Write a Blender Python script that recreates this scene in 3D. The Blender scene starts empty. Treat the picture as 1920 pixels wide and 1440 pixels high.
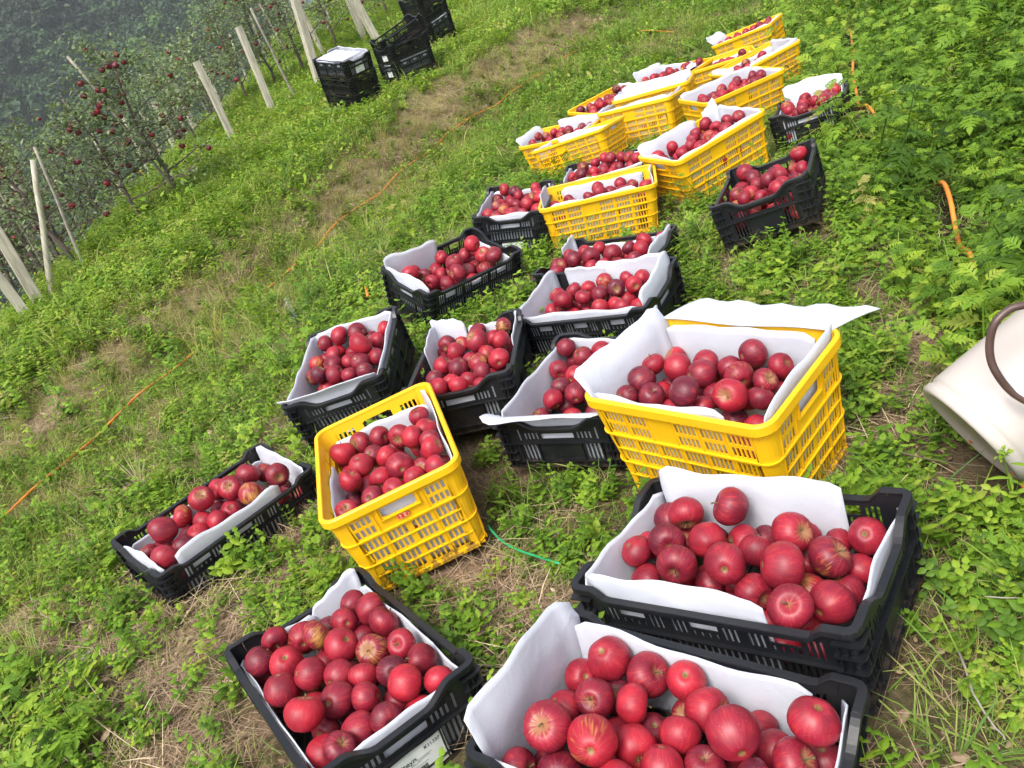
import bpy, bmesh, math, random
import numpy as np
from mathutils import Vector, Matrix, Euler, noise as mnoise
random.seed(7); rng = np.random.default_rng(7)
R_ = math.radians
scene = bpy.context.scene
# ---------------------------------------------------------------- camera
CAM_Z = 1.476; F_PX = 1482.1; PITCH = 0.46920; ROLL = -0.34018
def cam_matrix():
    cp, sp = math.cos(PITCH), math.sin(PITCH)
    fwd = Vector((0, cp, -sp)); up0 = Vector((0, sp, cp)); r0 = Vector((1, 0, 0))
    cr, sr = math.cos(ROLL), math.sin(ROLL)
    r = r0*cr + up0*sr; u = -r0*sr + up0*cr; b = -fwd
    return Matrix(((r.x, u.x, b.x), (r.y, u.y, b.y), (r.z, u.z, b.z)))
CR3 = cam_matrix()
cam_d = bpy.data.cameras.new('camera'); cam = bpy.data.objects.new('camera', cam_d)
scene.collection.objects.link(cam); scene.camera = cam
M4 = CR3.to_4x4(); M4.translation = (0, 0, CAM_Z); cam.matrix_world = M4
cam_d.sensor_width = 36; cam_d.lens = 36*F_PX/1920; cam_d.clip_start = .02; cam_d.clip_end = 4000
# ---------------------------------------------------------------- light
SUN_AZ, SUN_EL = R_(215), R_(58)          # azimuth measured clockwise from +Y
w = bpy.data.worlds.new("World"); scene.world = w; w.use_nodes = True
nt = w.node_tree; nt.nodes.clear()
sky = nt.nodes.new('ShaderNodeTexSky'); sky.sky_type = 'NISHITA'; sky.sun_disc = False
sky.sun_elevation = SUN_EL; sky.sun_rotation = SUN_AZ; sky.air_density = 1.0; sky.dust_density = 5.0; sky.ozone_density = 1.0
hs = nt.nodes.new('ShaderNodeHueSaturation'); hs.inputs['Saturation'].default_value = .45
bg = nt.nodes.new('ShaderNodeBackground'); bg.inputs[1].default_value = .15
wo = nt.nodes.new('ShaderNodeOutputWorld')
nt.links.new(sky.outputs[0], hs.inputs['Color']); nt.links.new(hs.outputs[0], bg.inputs[0]); nt.links.new(bg.outputs[0], wo.inputs[0])
sd = bpy.data.lights.new('sun', 'SUN'); sd.energy = 1.5; sd.angle = R_(24); sd.color = (1, .96, .9)
sun = bpy.data.objects.new('sun', sd); scene.collection.objects.link(sun)
sdir = Vector((math.sin(SUN_AZ)*math.cos(SUN_EL), math.cos(SUN_AZ)*math.cos(SUN_EL), math.sin(SUN_EL)))
sun.rotation_euler = sdir.to_track_quat('Z', 'Y').to_euler(); sun.location = (0, 0, 30)
vs = scene.view_settings; vs.view_transform = 'Standard'; vs.look = 'None'; vs.exposure = 0.90; vs.gamma = 1; vs.use_curve_mapping = False
scene.cycles.use_denoising = True
scene.cycles.max_bounces = 6; scene.cycles.diffuse_bounces = 3; scene.cycles.glossy_bounces = 2; scene.cycles.transmission_bounces = 3
scene.cycles.volume_bounces = 0; scene.cycles.use_adaptive_sampling = True; scene.cycles.adaptive_threshold = .02
# ---------------------------------------------------------------- helpers
def link(o, parent=None):
    scene.collection.objects.link(o)
    if parent is not None: o.parent = parent
    return o
def tag(o, label=None, cat=None, group=None, kind=None):
    if label: o['label'] = label
    if cat: o['category'] = cat
    if group: o['group'] = group
    if kind: o['kind'] = kind
    return o
def empty(name, loc=(0, 0, 0)):
    o = bpy.data.objects.new(name, None); o.location = loc; o.empty_display_size = .1
    return link(o)
def mesh_from(name, V, F, mat=None, smooth=False):
    me = bpy.data.meshes.new(name); me.from_pydata([tuple(v) for v in V], [], F); me.update()
    if mat:
        for m in (mat if isinstance(mat, (list, tuple)) else [mat]): me.materials.append(m)
    if smooth: me.shade_smooth()
    return me
def obj(name, me, parent=None):
    return link(bpy.data.objects.new(name, me), parent)
def copy_tree(o, parent=None):
    c = o.copy(); scene.collection.objects.link(c); c.parent = parent
    for ch in o.children: copy_tree(ch, c)
    return c
def ray(u, v):
    return CR3 @ Vector(((u-960)/F_PX, -(v-720)/F_PX, -1))
def at_dist(u, v, d):
    r = ray(u, v); return Vector((0, 0, CAM_Z)) + r*(d/math.hypot(r.x, r.y))
def smooth01(t):
    t = np.clip(t, 0, 1); return t*t*(3-2*t)
class MB:                                   # collects shapes into one mesh
    def __init__(s): s.V = []; s.F = []
    def add(s, V, F):
        b = len(s.V); s.V += [tuple(v) for v in V]; s.F += [tuple(i+b for i in f) for f in F]
    def box(s, x0, x1, y0, y1, z0, z1, fn=None):
        V = [(x, y, z) for z in (z0, z1) for y in (y0, y1) for x in (x0, x1)]
        if fn: V = [fn(*v) for v in V]
        s.add(V, [(0, 2, 3, 1), (4, 5, 7, 6), (0, 1, 5, 4), (2, 6, 7, 3), (0, 4, 6, 2), (1, 3, 7, 5)])
    def tube(s, pts, rad, n=6, cap=True):
        pts = [Vector(p) for p in pts]
        if not isinstance(rad, (list, tuple)): rad = [rad]*len(pts)
        V = []; F = []; prev = None
        for i, p in enumerate(pts):
            t = (pts[min(i+1, len(pts)-1)]-pts[max(i-1, 0)]).normalized()
            a = prev if prev is not None else (Vector((0, 0, 1)) if abs(t.z) < .9 else Vector((1, 0, 0)))
            a = (a-t*a.dot(t)).normalized(); prev = a; b = t.cross(a)
            for k in range(n):
                an = 2*math.pi*k/n; V.append(p+(a*math.cos(an)+b*math.sin(an))*rad[i])
        for i in range(len(pts)-1):
            for k in range(n):
                F.append((i*n+k, i*n+(k+1) % n, (i+1)*n+(k+1) % n, (i+1)*n+k))
        if cap: F.append(tuple(range(n-1, -1, -1))); F.append(tuple(range((len(pts)-1)*n, len(pts)*n)))
        s.add(V, F)
    def mesh(s, name, mat=None, smooth=False): return mesh_from(name, s.V, s.F, mat, smooth)
# ---------------------------------------------------------------- materials
def new_mat(name):
    m = bpy.data.materials.new(name); m.use_nodes = True; t = m.node_tree; t.nodes.clear()
    out = t.nodes.new('ShaderNodeOutputMaterial'); return m, t, out
class NT:
    def __init__(s, t): s.t = t
    def n(s, kind, **kw):
        x = s.t.nodes.new(kind)
        for k, v in kw.items():
            if k.startswith('i_'):
                key = k[2:].replace('_', ' '); x.inputs[int(key) if key.isdigit() else key].default_value = v
            else: setattr(x, k, v)
        return x
    def l(s, a, b): s.t.links.new(a, b)
    def ramp(s, fac, stops, interp='LINEAR'):
        r = s.n('ShaderNodeValToRGB'); r.color_ramp.interpolation = interp; e = r.color_ramp.elements
        while len(e) < len(stops): e.new(.5)
        for i, (p, c) in enumerate(stops): e[i].position = p; e[i].color = tuple(c)+((1,) if len(c) == 3 else ())
        s.l(fac, r.inputs[0]); return r.outputs[0]
    def mix(s, fac, a, b, mode='MIX'):
        m = s.n('ShaderNodeMix', data_type='RGBA', blend_type=mode)
        for val, idx in ((fac, 0), (a, 6), (b, 7)):
            if hasattr(val, 'is_linked') or isinstance(val, bpy.types.NodeSocket): s.l(val, m.inputs[idx])
            elif idx == 0: m.inputs[0].default_value = val
            else: m.inputs[idx].default_value = tuple(val)+((1,) if len(val) == 3 else ())
        return m.outputs[2]
    def math(s, op, a, b=None, clamp=False):
        m = s.n('ShaderNodeMath', operation=op, use_clamp=clamp)
        for i, val in enumerate((a, b)):
            if val is None: continue
            if isinstance(val, bpy.types.NodeSocket): s.l(val, m.inputs[i])
            else: m.inputs[i].default_value = val
        return m.outputs[0]
def plastic(name, col, rough, dust, dust_amt, sss=0):
    m, t, out = new_mat(name); k = NT(t)
    p = k.n('ShaderNodeBsdfPrincipled', i_Roughness=rough); tc = k.n('ShaderNodeTexCoord')
    oi = k.n('ShaderNodeObjectInfo')
    add = k.n('ShaderNodeVectorMath', operation='ADD'); k.l(tc.outputs['Object'], add.inputs[0]); k.l(oi.outputs['Location'], add.inputs[1])
    n1 = k.n('ShaderNodeTexNoise', i_Scale=9., i_Detail=6.); k.l(add.outputs[0], n1.inputs[0])
    n2 = k.n('ShaderNodeTexNoise', i_Scale=160., i_Detail=3.); k.l(add.outputs[0], n2.inputs[0])
    sp = k.ramp(n2.outputs[0], [(.55, (0, 0, 0)), (.75, (1, 1, 1))])
    f = k.ramp(n1.outputs[0], [(.42, (0, 0, 0)), (.75, (1, 1, 1))])
    f2 = k.math('MULTIPLY', k.math('ADD', k.math('MULTIPLY', f, .7), k.math('MULTIPLY', sp, .3)), dust_amt)
    c = k.mix(f2, col, dust)
    sz = k.n('ShaderNodeSeparateXYZ'); k.l(tc.outputs['Object'], sz.inputs[0])
    n3 = k.n('ShaderNodeTexNoise', i_Scale=38., i_Detail=5., i_Roughness=.7); k.l(add.outputs[0], n3.inputs[0])
    mud = k.ramp(k.math('SUBTRACT', n3.outputs[0], k.math('MULTIPLY', sz.outputs[2], 2.2)), [(.45, (0, 0, 0)), (.52, (.75, .75, .75))])
    c = k.mix(k.math('MULTIPLY', mud, .95 if 'yellow' in name else .35), c, (.12, .075, .04))
    k.l(c, p.inputs['Base Color'])
    k.l(k.math('ADD', k.math('MULTIPLY', n1.outputs[0], .3), rough-.12), p.inputs['Roughness'])
    if sss:
        p.inputs['Subsurface Weight'].default_value = sss; p.inputs['Subsurface Radius'].default_value = (.01, .006, .002)
    b = k.n('ShaderNodeBump', i_Strength=.12, i_Distance=.002); k.l(n2.outputs[0], b.inputs['Height']); k.l(b.outputs[0], p.inputs['Normal'])
    k.l(p.outputs[0], out.inputs[0]); return m
M_BLACK = plastic('black_plastic', (.008, .009, .012), .36, (.06, .055, .05), .22)
M_YEL = plastic('yellow_plastic', (.92, .53, .008), .40, (.55, .26, .02), .28)
def foam_mat():
    m, t, out = new_mat('white_foam'); k = NT(t); p = k.n('ShaderNodeBsdfPrincipled', i_Roughness=.85)
    tc = k.n('ShaderNodeTexCoord'); n1 = k.n('ShaderNodeTexNoise', i_Scale=14., i_Detail=5.); k.l(tc.outputs['Object'], n1.inputs[0])
    k.l(k.mix(k.ramp(n1.outputs[0], [(.35, (0, 0, 0)), (.8, (1, 1, 1))]), (.72, .755, .84), (.64, .675, .76)), p.inputs['Base Color'])
    v = k.n('ShaderNodeTexVoronoi', i_Scale=420.); k.l(tc.outputs['Object'], v.inputs[0])
    b = k.n('ShaderNodeBump', i_Strength=.35, i_Distance=.0015); k.l(v.outputs[0], b.inputs['Height']); k.l(b.outputs[0], p.inputs['Normal'])
    cr_ = k.n('ShaderNodeTexNoise', i_Scale=16., i_Detail=2., i_Distortion=1.5); k.l(tc.outputs['Object'], cr_.inputs[0]); b2 = k.n('ShaderNodeBump', i_Strength=.16, i_Distance=.010); k.l(cr_.outputs[0], b2.inputs['Height']); k.l(b.outputs[0], b2.inputs['Normal']); k.l(b2.outputs[0], p.inputs['Normal'])
    tr = k.n('ShaderNodeBsdfTranslucent'); tr.inputs[0].default_value = (.8, .8, .82, 1)
    mx = k.n('ShaderNodeMixShader'); mx.inputs[0].default_value = .22; k.l(p.outputs[0], mx.inputs[1]); k.l(tr.outputs[0], mx.inputs[2])
    k.l(mx.outputs[0], out.inputs[0]); return m
M_FOAM = foam_mat()
def apple_mat():
    m, t, out = new_mat('apple_skin'); k = NT(t)
    p = k.n('ShaderNodeBsdfPrincipled', i_Roughness=.38); p.inputs['Specular IOR Level'].default_value = .45
    lp = k.n('ShaderNodeAttribute', attribute_name='lp'); ac = k.n('ShaderNodeAttribute', attribute_name='ac')
    oi = k.n('ShaderNodeObjectInfo'); base = k.mix(1., oi.outputs['Color'], ac.outputs['Color'], 'ADD')
    sep = k.n('ShaderNodeSeparateXYZ'); k.l(base, sep.inputs[0])      # base.x tone 0 bright..1 dark, y blush, z russet (encoded), not a colour
    tone, blush, seed = sep.outputs[0], sep.outputs[1], sep.outputs[2]
    off = k.n('ShaderNodeCombineXYZ'); k.l(k.math('MULTIPLY', seed, 40.), off.inputs[0]); k.l(k.math('MULTIPLY', seed, 17.), off.inputs[1])
    pos = k.n('ShaderNodeVectorMath', operation='ADD'); k.l(lp.outputs['Vector'], pos.inputs[0]); k.l(off.outputs[0], pos.inputs[1])
    sp = k.n('ShaderNodeSeparateXYZ'); k.l(lp.outputs['Vector'], sp.inputs[0])
    ang = k.math('ARCTAN2', sp.outputs[1], sp.outputs[0])
    # meridian streaks
    cs = k.n('ShaderNodeCombineXYZ'); k.l(k.math('MULTIPLY', k.math('COSINE', ang), 7.), cs.inputs[0]); k.l(k.math('MULTIPLY', k.math('SINE', ang), 7.), cs.inputs[1])
    k.l(k.math('ADD', k.math('MULTIPLY', sp.outputs[2], 1.1), k.math('MULTIPLY', seed, 23.)), cs.inputs[2])
    st = k.n('ShaderNodeTexNoise', i_Scale=1.6, i_Detail=4.); k.l(cs.outputs[0], st.inputs[0])
    big = k.n('ShaderNodeTexNoise', i_Scale=.9, i_Detail=2.); k.l(pos.outputs[0], big.inputs[0])
    red = k.ramp(tone, [(0, (.40, .014, .034)), (.35, (.28, .012, .032)), (.7, (.165, .010, .028)), (1, (.085, .009, .026))])
    lite = k.mix(.5, red, (.62, .06, .035))
    c = k.mix(k.ramp(st.outputs[0], [(.47, (0, 0, 0)), (.68, (.8, .8, .8))]), red, lite)
    dk = k.mix(1., red, (.55, .45, .55), 'MULTIPLY')
    c = k.mix(k.ramp(big.outputs[0], [(.42, (0, 0, 0)), (.66, (.75, .75, .75))]), c, dk)
    # yellow side
    yb = k.math('ADD', k.math('ADD', k.math('MULTIPLY', big.outputs[0], 2.2), k.math('MULTIPLY', blush, 1.2)), -1.92)
    yb = k.math('ADD', yb, k.math('MULTIPLY', k.math('SUBTRACT', st.outputs[0], .5), 2.0), True)
    c = k.mix(yb, c, (.62, .33, .07))
    # stem russet, jagged
    rr = k.math('ADD', sp.outputs[2], k.math('MULTIPLY', k.math('SUBTRACT', st.outputs[0], .5), 1.0))
    cav = k.math('SUBTRACT', 1., k.math('MULTIPLY', k.math('SQRT', k.math('ADD', k.math('POWER', sp.outputs[0], 2.), k.math('POWER', sp.outputs[1], 2.))), 1.9))
    cav = k.math('ADD', cav, k.math('ADD', k.math('MULTIPLY', k.math('SUBTRACT', st.outputs[0], .5), 2.3), k.math('MULTIPLY', k.math('SUBTRACT', seed, .62), .75)))
    top = k.ramp(sp.outputs[2], [(.0, (0, 0, 0)), (.35, (1, 1, 1))])
    rus = k.math('MULTIPLY', k.ramp(cav, [(.35, (0, 0, 0)), (.6, (1, 1, 1))]), top)
    c = k.mix(k.math('MULTIPLY', rus, .8), c, (.33, .18, .08))
    # calyx end slight green-brown
    bot = k.ramp(sp.outputs[2], [(-0., (0, 0, 0)), (.0, (0, 0, 0))])
    r2 = k.math('SQRT', k.math('ADD', k.math('POWER', sp.outputs[0], 2.), k.math('POWER', sp.outputs[1], 2.)))
    bm = k.math('MULTIPLY', k.math('LESS_THAN', sp.outputs[2], 0.), k.math('LESS_THAN', r2, .17))
    c = k.mix(k.math('MULTIPLY', bm, .75), c, (.20, .16, .05))
    # lenticels
    v = k.n('ShaderNodeTexVoronoi', i_Scale=8.5); k.l(pos.outputs[0], v.inputs[0])
    vn = k.n('ShaderNodeTexNoise', i_Scale=2.); k.l(pos.outputs[0], vn.inputs[0])
    dots = k.math('MULTIPLY', k.math('LESS_THAN', v.outputs['Distance'], .10), k.ramp(vn.outputs[0], [(.35, (.2, .2, .2)), (.55, (.85, .85, .85))]))
    c = k.mix(dots, c, (.60, .30, .24))
    # scars
    sc = k.n('ShaderNodeTexNoise', i_Scale=3.3, i_Detail=6., i_Roughness=.7); k.l(pos.outputs[0], sc.inputs[0])
    c = k.mix(k.ramp(sc.outputs[0], [(.70, (0, 0, 0)), (.76, (.6, .6, .6))]), c, (.5, .28, .2))
    k.l(c, p.inputs['Base Color'])
    k.l(k.math('ADD', k.math('MULTIPLY', big.outputs[0], .28), .31), p.inputs['Roughness'])
    bu = k.n('ShaderNodeBump', i_Strength=.08, i_Distance=.003); k.l(st.outputs[0], bu.inputs['Height']); k.l(bu.outputs[0], p.inputs['Normal'])
    k.l(p.outputs[0], out.inputs[0]); return m
M_APPLE = apple_mat()
def simple(name, col, rough=.7, var=.25, scale=12., bump=.2, metal=0., stretch=None):
    m, t, out = new_mat(name); k = NT(t); p = k.n('ShaderNodeBsdfPrincipled', i_Roughness=rough, i_Metallic=metal)
    tc = k.n('ShaderNodeTexCoord'); src = tc.outputs['Object']
    if stretch:
        mp = k.n('ShaderNodeMapping'); mp.inputs['Scale'].default_value = stretch; k.l(src, mp.inputs[0]); src = mp.outputs[0]
    n1 = k.n('ShaderNodeTexNoise', i_Scale=scale, i_Detail=6.); k.l(src, n1.inputs[0])
    d = tuple(x*(1-var) for x in col); h = tuple(min(1, x*(1+var)) for x in col)
    k.l(k.ramp(n1.outputs[0], [(.3, d), (.7, h)]), p.inputs['Base Color'])
    b = k.n('ShaderNodeBump', i_Strength=bump, i_Distance=.01); k.l(n1.outputs[0], b.inputs['Height']); k.l(b.outputs[0], p.inputs['Normal'])
    k.l(p.outputs[0], out.inputs[0]); return m
M_STEM = simple('apple_stem', (.13, .10, .04)); M_CONC = simple('weathered_post', (.46, .43, .34), .85, .3, 9., .5, stretch=(4, 4, .6))
M_BAMBOO = simple('weathered_cane', (.30, .27, .22), .8, .35, 20.); M_BARK = simple('bark', (.13, .10, .085), .9, .4, 30., .6)
M_ORANGE = simple('orange_hose', (.78, .24, .035), .5, .25, 14., .1); M_GREENH = simple('green_hose', (.02, .32, .12), .4, .2)
M_WIRE = simple('wire', (.05, .05, .055), .5); M_STONE = simple('stone', (.42, .34, .27), .9, .3, 18., .7)
M_PAPER = simple('label_paper', (.68, .72, .70), .6, .06, 5., .0); M_INK = simple('ink', (.02, .02, .02), .7, .1); M_INKG = simple('grey_ink', (.25, .25, .25), .7, .1)
M_RED = simple('emblem_red', (.55, .02, .015), .5, .1); M_PALE = simple('emblem_pale', (.8, .62, .35), .5, .1)
M_DRUM = simple('drum_plastic', (.50, .455, .42), .38, .05, 3., .02); M_STRAP = simple('brown_strap', (.085, .05, .04), .35, .35, 8., .1)
M_ROT = simple('rotten_flesh', (.38, .20, .06), .8, .5, 60., .8); M_TWIG = simple('twig', (.10, .075, .05), .9, .3)
def leaf_mat(name, cols, trans=.35, inst=True, rough=.55):
    """cols: ramp stops over the per-clump random number; leaf-to-leaf variation from the 'lv' vertex attribute"""
    m, t, out = new_mat(name); k = NT(t)
    p = k.n('ShaderNodeBsdfPrincipled', i_Roughness=rough); p.inputs['Specular IOR Level'].default_value = .3
    tr = k.n('ShaderNodeBsdfTranslucent')
    a = k.n('ShaderNodeAttribute', attribute_name='tint'); 
    if inst: a.attribute_type = 'INSTANCER'
    lv = k.n('ShaderNodeAttribute', attribute_name='lv')
    f = k.math('ADD', a.outputs['Fac'], k.math('MULTIPLY', k.math('SUBTRACT', lv.outputs['Fac'], .5), .45), True)
    c = k.ramp(f, cols)
    k.l(c, p.inputs['Base Color']); k.l(k.mix(.5, c, k.mix(1., c, (1.6, 1.5, .5), 'MULTIPLY')), tr.inputs[0])
    mx = k.n('ShaderNodeMixShader'); mx.inputs[0].default_value = trans; k.l(p.outputs[0], mx.inputs[1]); k.l(tr.outputs[0], mx.inputs[2])
    k.l(mx.outputs[0], out.inputs[0]); return m
G0, G1, G2, G3, G4 = (.035, .085, .010), (.10, .20, .018), (.19, .335, .028), (.31, .43, .04), (.40, .43, .07)
M_WEED = leaf_mat('weed_leaf', [(0, G0), (.35, G1), (.65, G2), (.88, G3), (1, (.34, .33, .09))])
M_GRASS = leaf_mat('grass_blade', [(0, (.06, .15, .035)), (.35, (.15, .28, .045)), (.65, (.29, .38, .07)), (1, (.50, .43, .17))])
M_STRAW = leaf_mat('dry_straw', [(0, (.09, .055, .035)), (.35, (.24, .16, .10)), (.65, (.44, .33, .21)), (1, (.62, .50, .33))], .1)
M_TREELEAF = leaf_mat('orchard_leaf', [(0, (.06, .10, .035)), (.4, (.14, .20, .075)), (.75, (.26, .33, .16)), (1, (.48, .50, .34))], .25, False)
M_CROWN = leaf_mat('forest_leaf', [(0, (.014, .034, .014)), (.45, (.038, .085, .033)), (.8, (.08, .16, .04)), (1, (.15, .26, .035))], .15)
M_SILVER = leaf_mat('silver_leaf', [(0, (.35, .40, .34)), (1, (.6, .64, .56))], .2, False)
# ---------------------------------------------------------------- crate poses (x, y, z, yaw, tilt x, tilt y, length, width, height)
CR = {
'A':(-0.6129,1.4527,0.0113,-1.0639,-0.1052,0.0346,0.6099,0.3971,0.1890),
'D':(0.3500,1.2880,0.0690,-0.7680,-0.1065,-0.0559,0.6180,0.4120,0.2060),
'E':(0.0280,0.9160,0.1010,-0.6976,-0.0631,0.1240,0.5750,0.3850,0.2000),
'F':(-0.4313,2.1776,0.0098,-1.4631,-0.0079,-0.0669,0.5925,0.4148,0.3121),
'G':(0.5357,1.8413,0.0444,-0.9258,0.0271,-0.0831,0.5656,0.4081,0.3623),
'H':(-1.1614,2.5021,-0.0151,0.7061,0.0605,0.1040,0.6209,0.3480,0.1765),
'I':(-0.6130,3.1280,0.0701,-1.7387,0.0810,-0.0710,0.5732,0.4178,0.2278),
'J':(-0.1318,2.7747,0.0682,-1.7919,-0.0520,0.0351,0.5997,0.3918,0.2069),
'K':(0.2417,2.3656,0.0451,-2.1533,-0.0365,0.0070,0.6025,0.4210,0.1861),
'M':(0.4689,3.0603,0.0132,-0.6505,0.0111,-0.0636,0.5968,0.4073,0.2008),
'N':(0.6322,3.5783,-0.0305,-0.7062,-0.0461,-0.0143,0.5802,0.4280,0.2004),
'P':(0.8112,4.3582,0.0033,-0.2818,0.0086,0.0391,0.6394,0.4081,0.2560),
'Q':(0.3450,4.6244,0.0451,-1.8618,0.0334,0.1473,0.5980,0.4063,0.2446),
'B':(-0.1265,3.9721,0.0519,0.5575,0.1850,0.2057,0.6000,0.4000,0.2350),
'S':(1.5151,4.4669,0.0336,0.2609,0.0197,-0.1122,0.6151,0.4184,0.2873),
'T':(2.1312,5.5578,-0.0133,0.1550,0.0207,-0.0351,0.6164,0.4054,0.3053),
'U2':(1.1170,6.0988,-0.0204,-0.7390,-0.1280,-0.0585,0.6553,0.4008,0.2239),
'V1':(1.5996,7.0340,-0.0822,0.4306,0.0871,-0.0147,0.6092,0.3977,0.2999),
'V2':(1.6916,6.3333,-0.0581,-0.6239,-0.0791,0.0335,0.6108,0.4077,0.2922),
'X1':(2.7916,6.6331,-0.0502,0.1374,0.0014,-0.1178,0.6353,0.4124,0.2551),
'Z1':(2.2794,4.7076,0.0321,-2.0984,-0.1426,-0.0469,0.5947,0.4061,0.1995),
'Z2':(1.3990,3.3551,0.1398,-2.0857,-0.1390,-0.1237,0.6089,0.3990,0.2043),
'U1':(1.0756,6.5849,-0.1348,-0.7328,0.0239,-0.0525,0.6150,0.4050,0.3050),
'R':(1.06,5.02,0.00,-0.35,0,-0.03,0.6000,0.4000,0.2000),
'V4':(2.3492,7.4000,-0.1193,-1.0232,0.0062,-0.0589,0.6150,0.4050,0.3050),
'W1':(2.6901,7.2061,-0.1261,-0.2814,-0.0081,-0.0136,0.6150,0.4050,0.3050),
'V3':(1.8840,6.5773,-0.0486,-0.4494,-0.0481,0.0069,0.6150,0.4050,0.3050),
'Y1':(3.4219,8.1660,-0.1205,-0.7415,-0.0740,-0.1310,0.6150,0.4050,0.3050),
'S1':(-0.6426,10.2272,0.5639,-0.9008,0.1838,0.0906,0.6000,0.4000,0.1950),
'S2':(0.10,10.95,0.450,0.6000,0.0371,0.0105,0.6000,0.4000,0.2000),
'T2':(0.135,11.15,0.9900,0.3285,0.1400,-0.2000,0.6400,0.4200,0.2000),
'S3':(0.68,13.45,0.50,0.8418,0.1478,-0.0278,0.6000,0.4000,0.2000),
}
def crate_mat(key):
    x, y, z, yaw, tx, ty, L, Wd, H = CR[key]
    return Matrix.Translation((x, y, z)) @ Matrix.Rotation(ty, 4, 'Y') @ Matrix.Rotation(tx, 4, 'X') @ Matrix.Rotation(yaw, 4, 'Z')
# ---------------------------------------------------------------- terrain
PATH_Y = [0, 1, 2.9, 4, 5, 7.2, 9, 10.5, 14, 20, 40]; PATH_X = [-2.6, -2.4, -2.0, -1.75, -1.3, -.35, .8, 2.0, 5, 9, 22]
EDGE_Y = [-2, 1, 3, 5.6, 8.5, 12, 15, 28, 45, 80]; EDGE_X = [-4.5, -3.6, -3.2, -2.95, -2.8, -2.65, -2.3, -.6, 2.5, 10]
anch = np.array([[CR[k][0], CR[k][1], CR[k][2]] for k in CR if k not in ('T2',)])
def base_h(x, y):
    zl = np.interp(y, [-3, 0, 5, 7, 9, 12, 16, 25, 45, 80], [-.2, 0, 0, -.08, -.05, .2, .55, 1.6, 4.2, 9])
    zr = np.interp(y, [-3, 0, 2, 4, 6, 8.5, 10, 14, 20, 28, 45, 80], [-.2, 0, .06, .18, .30, .44, .55, .75, 1.2, 2.0, 4.6, 9.5])
    xp = np.interp(y, PATH_Y, PATH_X); xe = np.interp(y, EDGE_Y, EDGE_X)
    t = smooth01((xp-x-.1)/1.3)
    z = zl*(1-t)+zr*t
    xr = np.interp(y, [0, 2.3, 3.2, 5, 6.9, 9.9, 16], [1.25, 1.6, 2.0, 2.7, 3.6, 4.8, 8])
    z = z + .26*np.maximum(0, x-xr)*smooth01((x-xr)/.8)*np.exp(-np.maximum(0, y-9)/30)
    d = np.maximum(0, xe-x); z = z - d*.42*smooth01(d/1.5) - .35*np.maximum(0, d-14)
    return z
anch = np.vstack([anch, [[1.12, 1.46, .075], [1.3, 1.6, .08]]])
def bumps(x, y):
    bump = .018*np.sin(3.1*x+1.3*np.sin(2.3*y))*np.cos(2.7*y+.8)+.012*np.sin(7.3*x+2.1*y)*np.sin(5.9*y-1.7*x)
    far = np.clip((np.hypot(x, y)-9)/20, 0, 1)
    return bump+far*.35*np.sin(.33*x+.5)*np.sin(.27*y)
_bz = base_h(anch[:, 0], anch[:, 1])+bumps(anch[:, 0], anch[:, 1]); _res = anch[:, 2]-_bz-.012
def hterr(x, y):
    x = np.asarray(x, float); y = np.asarray(y, float); z = base_h(x, y)
    num = np.zeros_like(z); den = np.full_like(z, .06)
    for (ax, ay, az), r in zip(anch, _res):
        wgt = np.exp(-((x-ax)**2+(y-ay)**2)/(2*.27**2)); num += wgt*r; den += wgt
    return z+num/den*1.03+bumps(x, y)
def hz(x, y): return float(hterr(np.array([x]), np.array([y]))[0])
def ground_at(u, v):
    r = ray(u, v); r.normalize(); t = .4
    while t < 90:
        p = Vector((0, 0, CAM_Z))+r*t
        if p.z <= hz(p.x, p.y):
            lo, hi = t-max(.03, t*.01), t
            for _ in range(12):
                m = (lo+hi)/2; q = Vector((0, 0, CAM_Z))+r*m
                if q.z <= hz(q.x, q.y): hi = m
                else: lo = m
            return Vector((0, 0, CAM_Z))+r*hi
        t += max(.03, t*.01)
    return None
xs = np.concatenate([-np.geomspace(160, 6.2, 70), np.arange(-6, 7, .055), np.geomspace(7.2, 160, 50)])
ys = np.concatenate([np.arange(-2, 13, .055), np.geomspace(13.1, 240, 90)])
X, Y = np.meshgrid(xs, ys); Z = hterr(X, Y)
dm = mnoise
V = np.stack([X.ravel(), Y.ravel(), Z.ravel()], 1); nx, ny = len(xs), len(ys)
i0 = (np.arange(ny-1)[:, None]*nx+np.arange(nx-1)[None]).ravel()
Fq = np.stack([i0, i0+1, i0+nx+1, i0+nx], 1)
gm = bpy.data.meshes.new('ground'); gm.vertices.add(len(V)); gm.vertices.foreach_set('co', V.ravel())
gm.loops.add(Fq.size); gm.loops.foreach_set('vertex_index', Fq.ravel()); gm.polygons.add(len(Fq))
gm.polygons.foreach_set('loop_start', np.arange(0, Fq.size, 4)); gm.polygons.foreach_set('loop_total', np.full(len(Fq), 4))
gm.update(); gm.validate(); gm.shade_smooth()
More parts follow.
